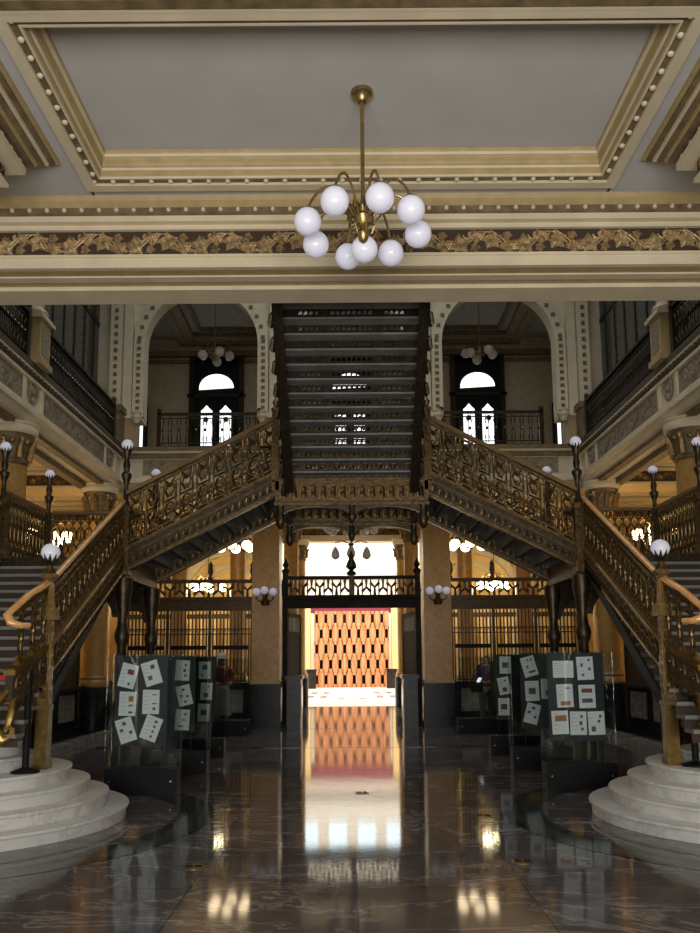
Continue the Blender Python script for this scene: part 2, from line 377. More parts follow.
# gallery slabs
for sx, nm, tn in ((-1, 'floor_gallery_left', 'trim_4'), (1, 'floor_gallery_right', 'trim_5')):
    X = lambda x: sx*x
    g = struct(nm, MB().box(X(XG+.12), X(11), 7.0, 24, 5.98, L3-.02), 'cream', 'upper gallery floor on the %s' % SIDE[sx])
    # fascia, profile in XZ facing the void
    pr = [(XG+.14, 6.46), (XG-.06, 6.46), (XG-.06, 6.42), (XG, 6.40), (XG+.0, 6.36), (XG+.05, 6.36), (XG+.05, 5.86), (XG, 5.85), (XG-.01, 5.78), (XG-.05, 5.76), (XG-.05, 5.70), (XG+.02, 5.68), (XG+.08, 5.60), (XG+.14, 5.58), (XG+.6, 5.56), (XG+.6, 5.98), (XG+.14, 6.0)]
    f = struct(tn, MB().poly([(X(a), b) for a, b in pr], 'y', 7.6, YG+.2), 'cream', 'fascia of the %s upper gallery with relief panels' % SIDE[sx])
    dk = MB().box(X(XG-.07), X(XG+.15), 7.6, YG, 6.455, 6.56); dk.box(X(XG-.03), X(XG+.15), 7.6, YG, 6.33, 6.46)
    for i in range(66): dk.box(X(XG-.055), X(XG-.03), 7.65+i*.163, 7.73+i*.163, 6.36, 6.44)
    dk.build('fascia_dark_band', mat('fascia_umber', (.07, .052, .03), .6, var=.3), f)
    MB().box(X(XG-.02), X(XG+.1), 7.6, YG, 6.27, 6.325).build('fascia_fillet', 'cream', f)
    rel = MB(); stp = MB(); rings = MB()
    for i, yc in enumerate((8.8, 13.2, 17.6)):
        stp.box(X(XG), X(XG+.06), yc-.42, yc-.34, 5.86, 6.30); stp.box(X(XG), X(XG+.06), yc+.34, yc+.42, 5.86, 6.30)
        rings.tube([(X(XG+.03), yc+.16*math.cos(a), 6.11+.18*math.sin(a)) for a in [k*PI/8 for k in range(17)]], .03, 6)
        rings.sphere((X(XG+.04), yc, 6.11), .07, 8, 5)
    for (ya, yb) in ((7.6, 8.38), (9.22, 12.78), (13.62, 17.18)):
        rel.box(X(XG+.035), X(XG+.06), ya, yb, 5.89, 6.26)
    rel.build('relief_panel', 'relief', f); stp.build('panel_stile', 'cream', f); rings.build('relief_wreath', 'relief', f, True)
    q = MB(Matrix.Translation((X(XG+.034), 0, 0)) @ Matrix.Rotation(-sx*PI/2, 4, 'Z'))
    for (ya, yb) in ((9.3, 12.7), (13.7, 17.1)):
        k = 0
        while ya+(k+1)*.85 < yb+.2:
            vine(q, (ya+k*.85) if sx < 0 else (-(ya+k*.85)-.8), 0, 6.075, .35, .03, 1 if k % 2 else -1); k += 1
    q.build('scroll_relief', 'relief', f)
    # soffit mouldings
    m = MB()
    m.box(X(XG+.15), X(XG+.30), 7.6, YG, 5.50, 5.57); m.box(X(XG+.55), X(XG+.75), 7.6, YG, 5.44, 5.6)
    m.build('soffit_moulding', 'umber', f)
    cg = struct('ceiling_gallery_'+SIDE[sx], MB().box(X(XG+.6), X(11), 7.0, 27.4, 5.93, 5.98), 'yellow', 'ceiling of the %s ground gallery' % SIDE[sx])
    for k_, y_ in enumerate((18.6, 19.5, 20.4, 21.3)): MB().box(X(XG+.75), X(11), y_, y_+.28, 5.84, 5.94).build('ceiling_moulding', ('umber', 'cream')[k_ % 2], cg)
# rear gallery: slab, fascia facing the camera
rg = struct('floor_gallery_rear', MB().box(-XG-.12, XG+.12, YG+.14, 24, 6.12, L3-.02), 'cream', 'upper gallery floor at the rear')
pr = [(YG+.3, 6.46), (YG-.06, 6.46), (YG-.06, 6.42), (YG, 6.40), (YG, 6.36), (YG+.05, 6.36), (YG+.05, 5.86), (YG, 5.85), (YG-.01, 5.78), (YG-.05, 5.76), (YG-.05, 5.70), (YG+.02, 5.68), (YG+.08, 5.60), (YG+.14, 5.56), (YG+.6, 5.54), (YG+.6, 6.12), (YG+.3, 6.12)]
rf = struct('trim_6', MB().poly(pr, 'x', -XG-.1, XG+.1), 'cream', 'fascia of the rear upper gallery with scroll relief')
dk = MB().box(-XG, XG, YG-.07, YG+.3, 6.455, 6.56); dk.box(-XG, XG, YG-.02, YG+.1, 6.30, 6.42); dk.build('fascia_dark_band', 'umber', rf)
q = MB()
for xa, xb in ((-4.9, -1.6), (1.6, 4.9)): q.box(xa, xb, YG+.035, YG+.06, 5.9, 6.27)
q.build('relief_panel', 'relief', rf)
q = MB()
for x in (-4.8, -4.0, -3.2, -2.4, 1.65, 2.45, 3.25, 4.05): vine(q, x, YG+.036, 6.09, .36, .03)
q.build('scroll_relief', 'relief', rf)
# cross beams with friezes in the ground galleries and the passage
def xbeam(nm, xa, xb, y, z0, z1, lab):
    o = struct(nm, MB().box(xa, xb, y, y+.5, z0, z1), 'yellow' if abs(xa+xb) > 1 else 'cream', lab); h = z1-z0
    g = MB().box(xa, xb, y-.01, y+.01, z0+h*.38, z0+h*.74); g.build('frieze_ground', 'darkground', o)
    m = MB().box(xa, xb, y-.05, y+.02, z0+h*.78, z0+h*.84); m.box(xa, xb, y-.09, y+.02, z0+h*.9, z1); m.box(xa, xb, y-.04, y+.02, z0+h*.28, z0+h*.34); m.build('beam_moulding', 'cream', o)
    q = MB(); L_ = h*.34/.24*.5; k = 0
    while xa+(k+1)*L_ < xb+.05: vine(q, xa+k*L_, y-.01, z0+h*.56, h*.32, .03, 1 if k % 2 else -1); k += 1
    q.build('vine_relief', 'gold', o)
n = 7
for sx in (-1, 1):
    a, b = sorted((sx*(XG+.62), sx*11))
    xbeam('trim_%d' % n, a, b, 17.8, 5.28, 5.93, 'carved beam across the %s ground gallery, nearer one' % SIDE[sx]); n += 1
    xbeam('trim_%d' % n, a, b, 22.6, 5.46, 5.93, 'carved beam across the %s ground gallery, farther one' % SIDE[sx]); n += 1
xbeam('trim_11', -2.4, 2.4, 22.6, 5.62, 6.12, 'carved beam over the first pair of passage columns')
xbeam('trim_12', -2.4, 2.4, 26.9, 5.55, 6.12, 'carved beam at the patio end of the passage')
struct('ceiling_passage', MB().box(-XG-.6, XG+.6, YG+.6, 27.4, 6.07, 6.12), 'cream', 'ceiling of the ground passage')
# rear walls of the ground floor (yellow) with a passage
struct('wall_back_left', MB().box(-11, -2.35, 26.9, 27.4, 0, 6.07), 'yellow', 'lit yellow wall behind the left counter hall')
struct('wall_back_right', MB().box(2.35, 11, 26.9, 27.4, 0, 6.07), 'yellow', 'lit yellow wall behind the right counter hall')
# arches painted as real plaster ribs in the counter halls
for sx in (-1, 1):
    q = MB()
    for xc in (4.0, 7.6):
        q.poly([(sx*xc+a, b) for a, b in arc(0, 3.6, 1.75, 0, PI, 20)+arc(0, 3.6, 1.5, PI, 0, 20)], 'y', 26.7, 26.9)
        q.poly([(sx*xc+a, b) for a, b in arc(0, 3.6, 1.2, 0, PI, 20)+arc(0, 3.6, 1.05, PI, 0, 20)], 'y', 26.78, 26.9)
        q.box(sx*xc-1.75, sx*xc-1.5, 26.7, 26.9, 0, 3.6); q.box(sx*xc+1.5, sx*xc+1.75, 26.7, 26.9, 0, 3.6)
    q.build('arch_rib', 'cream', bpy.data.objects['wall_back_'+SIDE[sx]])

# ---- upper rear wall with arches
YW = YG+.05
AC, AR, ZS = 3.58, 1.36, 9.15
def arch_wall(mb, x0, x1, openings, zb, zt, y0, y1):
    # wall between x0..x1 with arched openings (cx, r, spring, bottom)
    xs = x0
    for cx, r, sp in openings:
        mb.box(xs, cx-r, y0, y1, zb, zt)
        pts = [(cx-r, zt), (cx+r, zt)]+arc(cx, sp, r, 0, PI, 24)
        mb.poly(pts, 'y', y0, y1)
        xs = cx+r
    mb.box(xs, x1, y0, y1, zb, zt)
    return mb
wr = struct('wall_back_upper', arch_wall(MB(), -8, 8, [(-AC, AR+.02, ZS), (0, 1.3, ZS), (AC, AR+.02, ZS)], 7.34, 12.5, YW+.12, YW+.45), 'cream', 'upper rear wall pierced by studded arches')
bs = MB(); br = MB(); st = MB(); pd = MB()
for cx in (-AC, AC):
    # raised band round each opening
    r0, r1 = AR, AR+.26
    bs.poly([(cx+a, b) for a, b in arc(0, ZS, r1, 0, PI, 24)+arc(0, ZS, r0, PI, 0, 24)], 'y', YW, YW+.14)
    for s2 in (-1, 1):
        bs.box(cx+s2*r0, cx+s2*r1, YW, YW+.14, 7.34, ZS)
        for k in range(11): st.box(cx+s2*(r0+.09), cx+s2*(r0+.18), YW-.02, YW, 7.5+.165*k, 7.5+.165*k+.075)
    for k in range(17):
        a = PI*(k+.5)/17; c = (cx+(r0+.13)*math.cos(a), ZS+(r0+.13)*math.sin(a)); st.box(c[0]-.045, c[0]+.045, YW-.02, YW, c[1]-.04, c[1]+.04)
for sx in (-1, 1):
    # paired pilasters beside the arch
    bs.box(sx*5.22, sx*5.42, YW-.06, YW+.14, 7.34, 12.2)
    bs.box(sx*1.60, sx*1.92, YW-.06, YW+.14, 7.34, 12.2)
    bs.box(sx*5.46, sx*5.74, YW-.10, YW+.14, 7.34, 12.2); br.box(sx*5.425, sx*5.455, YW-.03, YW+.14, 7.34, 12.2)
    for k in range(17): st.box(sx*5.56, sx*5.64, YW-.12, YW-.1, 7.5+.2*k, 7.5+.2*k+.09)
    pd.box(sx*5.12, sx*5.56, YW-.12, YW+.45, L3, 7.26)
    pd.box(sx*1.6, sx*2.12, YW-.12, YW+.45, L3, 7.26)
    bs.box(sx*4.97, sx*5.60, YW-.16, YW+.46, 7.24, 7.36); bs.box(sx*1.56, sx*2.20, YW-.16, YW+.46, 7.24, 7.36)
    bs.lathe([(.06, -.1), (.10, 0), (.13, .03), (.13, .06), (.08, .10), (.12, .16)], sx*5.05, YW-.14, 7.22, 12); bs.lathe([(.06, -.1), (.10, 0), (.13, .03), (.13, .06), (.08, .10), (.12, .16)], sx*2.08, YW-.14, 7.22, 12)
bs.build('arch_band', 'cream', wr); st.build('arch_studs', 'umber', wr); pd.build('pilaster_pedestal', 'tan', wr); br.build('pilaster_strip', 'tan', wr)
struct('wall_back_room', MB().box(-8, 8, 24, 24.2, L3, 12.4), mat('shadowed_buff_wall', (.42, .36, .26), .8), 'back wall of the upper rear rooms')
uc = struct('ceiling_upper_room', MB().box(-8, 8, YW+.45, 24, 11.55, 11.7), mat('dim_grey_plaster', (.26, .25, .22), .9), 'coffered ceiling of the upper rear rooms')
for sx in (-1, 1):
    frame([(0, 11.56), (0, 11.3), (.25, 11.3), (.25, 11.36), (.5, 11.4), (.5, 11.55)], *sorted((sx*1.7, sx*5.3)), YW+.5, 23.95).build('ceiling_moulding', 'umber', uc)
    frame([(0, 11.56), (0, 11.46), (.12, 11.42), (.12, 11.55)], *sorted((sx*2.5, sx*4.6)), 19.8, 23.2).build('ceiling_moulding', 'umber', uc)
cm = MB().box(-8, 8, 23.8, 24, 10.95, 11.1); cm.box(-8, 8, 23.86, 24, 10.75, 10.84); cm.build('cornice', 'umber', uc)
# fanlight windows above glazed doors in the upper rooms
for i, (xc, lab) in enumerate(((-4.12, 'left'), (3.95, 'right'), (0, 'centre'))):
    wn = struct('window_%d' % (i+1), MB().box(xc-.84, xc+.84, 23.86, 23.99, L3, 10.9), 'black', 'dark door and window frame with bright fanlight in the upper room, %s' % lab)
    MB().poly([(xc+a*1.0, 9.92+b*.82) for a, b in arc(0, 0, .53, 0, PI, 20)]+[(xc-.53, 9.86), (xc-.53, 9.92)][:1], 'y', 23.83, 23.855).build('fanlight_pane', 'daylit', wn)
    q = MB()
    for dx in (-.29, .29):
        q.poly([(xc+dx-.17, 7.0), (xc+dx+.17, 7.0), (xc+dx+.17, 9.18), (xc+dx+.09, 9.25), (xc+dx+.05, 9.30), (xc+dx, 9.36), (xc+dx-.05, 9.30), (xc+dx-.09, 9.25), (xc+dx-.17, 9.18)], 'y', 23.83, 23.855)
    q.build('door_pane', 'daylit', wn)
    q = MB(); q.box(xc-.9, xc+.9, 23.8, 23.86, 9.62, 9.72); q.box(xc-.84, xc-.7, 23.8, 23.86, L3, 10.9); q.box(xc+.7, xc+.84, 23.8, 23.86, L3, 10.9)
    for dx in (-.31, .31): q.sphere((xc+dx, 23.82, 8.9), .09, 8, 6)
    q.build('window_muntin', 'iron', wn)
for sx in (-1, 1):          # narrow side door seen at the edge of each arch
    wn = struct('window_%d' % (4 if sx < 0 else 5), MB().box(sx*6.25, sx*6.8, 23.9, 23.99, L3, 9.4), 'black', 'narrow bright window behind the outer pilaster, %s' % SIDE[sx])
    MB().box(sx*6.38, sx*6.6, 23.86, 23.895, L3+.2, 9.3).build('window_pane', 'daylit', wn)

# ---- upper side walls: dark glazed screens and pilasters
for sx in (-1, 1):
    X = lambda x: sx*x
    wv = struct('wall_gallery_'+SIDE[sx], MB().box(X(5.95), X(6.1), 7.6, 8.0, L3, 14), 'cream', 'pilastered wall of the %s upper gallery' % SIDE[sx])
    q = MB()
    for yc in (8.8, 13.2): q.box(X(5.75), X(6.15), yc-.24, yc+.24, L3, 14)
    q.build('gallery_pilaster', 'cream', wv)
    q = MB()
    for yc in (8.8, 13.2): q.box(X(5.73), X(5.75), yc-.1, yc+.1, L3+.9, 13)
    q.build('pilaster_strip', 'tan', wv)
    for j, (ya, yb) in enumerate(((9.1, 12.9), (13.5, 18.3))):
        wn = struct('window_%d' % (6+j+(2 if sx > 0 else 0)), MB().box(X(5.98), X(6.06), ya, yb, 7.4, 7.5), 'iron', 'tall dark glazed screen in the %s upper gallery, %s bay' % (SIDE[sx], ('near', 'far')[j]))
        q = MB(); k = 0
        while ya+k*.63 <= yb: q.box(X(5.98), X(6.06), ya+k*.63-.03, ya+k*.63+.03, L3, 14); k += 1
        q.box(X(5.98), X(6.06), ya, yb, 9.5, 9.6); q.build('window_frame', 'iron', wn)
        MB().box(X(6.0), X(6.03), ya, yb, L3, 14).build('window_pane', mat('smoked_glass', (.05, .055, .05), .15), wn)

# ---- patio far behind
struct('wall_patio_back', MB().box(-9, 9, 49, 49.3, 0, 14), 'patiowall', 'sunlit end wall of the far patio')
struct('wall_patio_left', MB().box(-9.2, -9, 27.4, 49.3, 0, 14), 'patiowall', 'sunlit left wall of the far patio')
struct('wall_patio_right', MB().box(9, 9.2, 27.4, 49.3, 0, 14), 'patiowall', 'sunlit right wall of the far patio')
struct('wall_patio_front', MB().box(-9.2, 9.2, 27.2, 27.4, 6.1, 14), 'patiowall', 'patio side of the passage wall')
struct('ceiling_patio', MB().box(-9.2, 9.2, 27.2, 49.3, 14, 14.2), 'patiowall', 'patio skylight ceiling')
tb = struct('trim_13', MB().box(-9, 9, 48.6, 49, 6.55, 6.85), 'panel', 'grey ledge across the patio end wall')
q = MB()
for x in (-3.0, 3.0): q.box(x-.2, x+.2, 48.5, 49, 4.6, 7.6)
q.build('ledge_pier', 'patiowall', tb)
for i, x in enumerate((-2.55, -.85, .85, 2.55)):
    wn = struct('window_%d' % (10+i), MB().poly([(x+a, b) for a, b in [(.62, 7.9)]+arc(0, 9.3, .62, 0, PI, 14)+[(-.62, 7.9)]], 'y', 48.9, 48.99), 'patiowall', 'arched patio window %s' % ('first from left', 'second from left', 'second from right', 'first from right')[i])
    MB().poly([(x+a, b) for a, b in [(.52, 8.0)]+arc(0, 9.3, .52, 0, PI, 14)+[(-.52, 8.0)]], 'y', 48.84, 48.89).build('window_pane', 'daylit2', wn)

# ================================================================ COLUMNS
def round_column(x, y, ztop, r, lab, m='ochre', grp='round marble columns of the ground galleries'):
    t = thing('marble_column', lab, 'column', (x, y, 0), 0, grp)
    MB().lathe([(r*1.5, 0), (r*1.5, .95), (r*1.4, 1.0)], n=24).build('plinth', 'bmarble', t, True)
    MB().lathe([(r*1.35, 1.0), (r*1.4, 1.05), (r*1.3, 1.12), (r*1.15, 1.16), (r*1.2, 1.2), (r, 1.28), (r, ztop-.72), (r*.98, ztop-.68)], n=24).build('shaft', m, t, True)
    MB().lathe([(r, ztop-.7), (r*1.15, ztop-.68), (r*1.15, ztop-.64), (r*1.02, ztop-.6), (r*1.12, ztop-.45), (r*1.42, ztop-.22), (r*1.5, ztop-.18)], n=24).build('capital', 'umber', t, True)
    q = MB()
    for k in range(8):
        a = k*PI/4
        c = (r*1.22*math.cos(a), r*1.22*math.sin(a))
        q.tube([(c[0]*.95, c[1]*.95, ztop-.6), (c[0]*1.05, c[1]*1.05, ztop-.42), (c[0]*1.28, c[1]*1.28, ztop-.28), (c[0]*1.3, c[1]*1.3, ztop-.36)], [.06*r/.25, .05*r/.25, .035*r/.25, .02*r/.25], 6)
        a += PI/8
        q.sphere((r*1.3*math.cos(a), r*1.3*math.sin(a), ztop-.33), .05*r/.25, 8, 5)
    q.build('capital_leaves', 'gold', t, True)
    MB().lathe([(r*1.55, ztop-.19), (r*1.66, ztop-.15), (r*1.66, ztop-.08), (r*1.58, ztop-.05), (r*1.72, ztop-.02), (r*1.72, ztop)], n=24).build('abacus', 'cream', t, True)
    return t
for sx in (-1, 1):
    for k, yc in enumerate((8.8, 13.2, 17.95)):
        round_column(sx*(5.74 if k else 5.95), yc, 5.54, .25, 'ochre marble column under the %s gallery, %s from the camera' % (SIDE[sx], ('nearest', 'second', 'third')[k]))
    round_column(sx*1.74, 23.0, 5.62, .21, 'slim marble column at the %s of the passage, nearer pair' % SIDE[sx], grp='passage columns')
    round_column(sx*1.72, 26.6, 5.55, .20, 'slim marble column at the %s of the passage, farther pair by the patio' % SIDE[sx], grp='passage columns')
    for k, xc in enumerate((3.3, 5.0, 7.2, 9.0)):
        round_column(sx*xc, 23.2, 5.4, .23, 'lit column inside the %s counter hall, %s from the passage' % (SIDE[sx], ('first', 'second', 'third', 'fourth')[k]), grp='columns in the counter halls')
# square piers either side of the passage
for sx in (-1, 1):
    t = thing('square_pier', 'square ochre marble pier with lamp bracket, %s of the passage' % SIDE[sx], 'pier', (sx*2.06, 19.45, 0), 0, 'square piers')
    MB().box(-.385, .385, -.42, .42, 0, .12).box(-.36, .36, -.38, .38, .12, .92).box(-.385, .385, -.42, .42, .92, 1.0).build('plinth', 'bmarble', t)
    MB().box(-.325, .325, -.325, .325, 1.0, 5.0).build('shaft', 'ochre', t)
    MB().box(-.36, .36, -.36, .36, 5.0, 5.08).box(-.34, .34, -.34, .34, 5.08, 5.3).box(-.42, .42, -.42, .42, 5.3, 5.54).build('capital', 'tan', t)
    MB().box(-.36, .36, -.36, .36, 1.0, 1.07).build('base_moulding', 'tan', t)

# ================================================================ STAIRS
def slope_band(mb, a, b, lo, hi, w, axis):
    """band following a slope from a=(u,z) to b=(u,z); axis 'y' runs along Y at x in w, 'x' runs along X at y in w"""
    pts = [(a[0], a[1]+lo), (b[0], b[1]+lo), (b[0], b[1]+hi), (a[0], a[1]+hi)]
    mb.poly(pts, 'x' if axis == 'y' else 'y', w[0], w[1]); return mb
# curved marble steps
for sx in (-1, 1):
    t = thing('curved_steps', 'round white marble steps at the foot of the %s stair' % SIDE[sx], 'steps', (CXO[sx], CYS, 0), 0, 'curved marble steps')
    for k, r in enumerate((1.57, 1.37, 1.18, 1.0, .68, .54)):
        z = .13*k
        MB().lathe([(r-.03, z), (r-.025, z+.09), (r-.005, z+.098), (r, z+.113), (r-.005, z+.126), (r-.02, z+.13)], n=96).build('step', 'wmarble', t, True)

# --- lower flights
mat_nos = mat('worn_nosing', (.22, .22, .21), .5, .2)
Y0, Y1 = 7.45, 10.5
ZF = .78
NR = 18
for sx in (-1, 1):
    t = thing('lower_stair_flight', 'lower stair flight with dark treads rising to the %s landing' % SIDE[sx], 'staircase', (sx*3.84, Y0, ZF), 0, 'lower stair flights')
    ys = (Y1-Y0)/NR; zs = (L1-ZF)/NR
    for k in range(NR-1):
        y = k*ys; z = (k+1)*zs
        o = MB().box(-.76, .76, y-.03, y+ys, z-.035, z).build('tread', 'tread', t)
        MB().box(-.76, .76, y-.035, y-.025, z-.024, z+.002).build('nosing', mat_nos, o)
        MB().box(-.76, .76, y, y+.02, z-zs, z-.035).build('riser', 'darkground', o)
    q = MB(); slope_band(q, (.6, .6*(L1-ZF)/(Y1-Y0)), (Y1-Y0, L1-ZF), -.14, .02, (-sx*.79-.01, -sx*.79+.01), 'y'); q.build('skirting', 'black', t)
    for xx in (sx*.785,):
        q = MB(); slope_band(q, (0, 0), (Y1-Y0, L1-ZF), -.12, .02, (xx-.015, xx+.015), 'y'); q.build('carriage', 'iron', t)

def baluster_mb(h, kind):
    """one ornate cast baluster, base at the origin, height h, flat in XZ"""
    m = MB()
    if kind == 'rod':      # turned rod with bosses and small side scrolls
        m.lathe([(.014, 0), (.014, h*.1), (.028, h*.14), (.014, h*.18), (.010, h*.3), (.020, h*.40), (.030, h*.47), (.020, h*.54), (.010, h*.6), (.012, h*.78), (.026, h*.83), (.012, h*.88), (.014, h)], n=8)
        for s in (-1, 1):
            m.tube([(s*.012, 0, h*.22), (s*.05, 0, h*.30), (s*.055, 0, h*.38), (s*.03, 0, h*.44)], .011, 4)
            m.tube([(s*.03, 0, h*.50), (s*.058, 0, h*.58), (s*.05, 0, h*.68), (s*.012, 0, h*.76)], .011, 4)
            m.tube([(s*.05, 0, h*.02), (s*.05, 0, h*.14), (s*.015, 0, h*.2)], .011, 4)
            m.tube([(s*.05, 0, h*.98), (s*.05, 0, h*.9), (s*.015, 0, h*.84)], .011, 4)
    else:                  # framed panel: two rods, star and lyre between
        wd = .082
        for s in (-1, 1):
            m.lathe([(.013, 0), (.022, h*.06), (.012, h*.1), (.012, h*.45), (.021, h*.5), (.012, h*.55), (.012, h*.92), (.02, h*.95), (.013, h)], s*wd, 0, 0, 6)
            m.tube([(s*.065, 0, h*.10), (s*.02, 0, h*.18), (s*.055, 0, h*.32), (s*.035, 0, h*.42), (0, 0, h*.46)], [.012, .018, .014, .018, .012], 5)
            m.tube([(s*.068, 0, h*.93), (s*.022, 0, h*.84), (s*.058, 0, h*.7), (s*.014, 0, h*.56)], [.012, .02, .014, .018], 5)
            m.tube([(s*.068, 0, h*.02), (s*.03, 0, h*.06), (0, 0, h*.14)], .014, 5)
        m.tube([(-.08, 0, h*.5), (.08, 0, h*.5)], .014, 4); m.tube([(-.08, 0, h*.97), (.08, 0, h*.97)], .014, 4); m.tube([(-.08, 0, h*.03), (.08, 0, h*.03)], .014, 4)
        m.sphere((0, 0, h*.80), .034, 8, 5); m.sphere((0, 0, h*.62), .026, 6, 4); m.sphere((0, 0, h*.2), .024, 6, 4)
    return m
beadmb = lambda r: MB().sphere((0, 0, 0), r, 10, 6)

def lamp_post(name, lab, loc, H, gr, scale, grp, fluted=True):
    """slim lamp post with an opal globe in a leaf cup"""
    t = thing(name, lab, 'lamp post', loc, 0, grp); s = scale
    zt = H-2*gr
    MB().box(-.085*s, .085*s, -.085*s, .085*s, 0, .16*s).box(-.065*s, .065*s, -.065*s, .065*s, .16*s, zt*.50).box(-.09*s, .09*s, -.09*s, .09*s, zt*.50, zt*.50+.04*s).box(-.075*s, .075*s, -.075*s, .075*s, zt*.50+.04*s, zt*.50+.08*s).build('shaft', 'bronze', t)
    MB().lathe([(.05*s, zt*.5+.08*s), (.062*s, zt*.56), (.035*s, zt*.6), (.03*s, zt*.72), (.05*s, zt*.76), (.07*s, zt*.79), (.07*s, zt*.81), (.035*s, zt*.83), (.05*s, zt*.88), (.032*s, zt*.93), (.05*s, zt*.97), (.06*s, zt)], n=12).build('upper_shaft', 'iron', t, True)
    q = MB()
    for k in range(10):
        a = 2*PI*k/10; c, s_ = math.cos(a), math.sin(a)
        q.tube([(gr*.35*c, gr*.35*s_, zt-.02), (gr*.8*c, gr*.8*s_, zt+gr*.28), (gr*1.03*c, gr*1.03*s_, zt+gr*.78)], [gr*.2, gr*.17, gr*.03], 5)
    q.build('leaf_cup', 'iron', t)
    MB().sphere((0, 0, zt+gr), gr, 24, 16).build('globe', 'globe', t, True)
    return t
# big newels at the foot
for sx in (-1, 1):
    t = thing('newel_lamp', 'tall square brass newel lamp with opal globe at the foot of the %s stair' % SIDE[sx], 'newel lamp', (sx*(3.05 if sx < 0 else 3.10), 8.0, .52), 0, 'newel lamps')
    NT = Matrix.Diagonal((.49, .49, 1.13, 1))
    MB(NT).box(-.15, .15, -.15, .15, 0, .05).box(-.125, .125, -.125, .125, .05, .50).box(-.14, .14, -.14, .14, .50, .54).build('base', 'newel', t)
    MB(NT).hexa([(-.115, -.115, .54), (.115, -.115, .54), (.115, .115, .54), (-.115, .115, .54), (-.10, -.10, 1.28), (.10, -.10, 1.28), (.10, .10, 1.28), (-.10, .10, 1.28)]).build('shaft', 'newel', t)
    q = MB(NT)
    for sgn in (-1, 1):
        for k in range(7): q.box(-.07, .07, sgn*.10, sgn*.118, .60+.095*k, .60+.095*k+.07)
        for k in range(7): q.box(sgn*.10, sgn*.118, -.07, .07, .60+.095*k, .60+.095*k+.07)
        for s2 in (-1, 1): q.box(s2*.085, s2*.1, sgn*.10, sgn*.122, .56, 1.26)
    q.build('shaft_panels', 'bronze', t)
    MB(NT).box(-.17, .17, -.17, .17, 1.28, 1.32).box(-.125, .125, -.125, .125, 1.32, 1.36).box(-.15, .15, -.15, .15, 1.36, 1.39).build('collar', 'newel', t)
    MB(NT).hexa([(-.10, -.10, 1.39), (.10, -.10, 1.39), (.10, .10, 1.39), (-.10, .10, 1.39), (-.07, -.07, 1.62), (.07, -.07, 1.62), (.07, .07, 1.62), (-.07, .07, 1.62)]).build('neck', 'newel', t)
    MB(NT).box(-.09, .09, -.09, .09, 1.62, 1.65).box(-.135, .135, -.135, .135, 1.65, 1.69).lathe([(.12, 1.69), (.10, 1.72), (.055, 1.76), (.06, 1.80)], n=12).build('capital', 'bronze', t, True)
    q = MB(); gr = .094; zt = 2.03
    for k in range(10):
        a = 2*PI*k/10; c, s_ = math.cos(a), math.sin(a)
        q.tube([(gr*.35*c, gr*.35*s_, zt-.02), (gr*.8*c, gr*.8*s_, zt+gr*.28), (gr*1.03*c, gr*1.03*s_, zt+gr*.78)], [gr*.2, gr*.17, gr*.03], 5)
    q.build('leaf_cup', 'iron', t)
    MB().sphere((0, 0, zt+gr), gr, 28, 18).build('globe', 'globe', t, True)

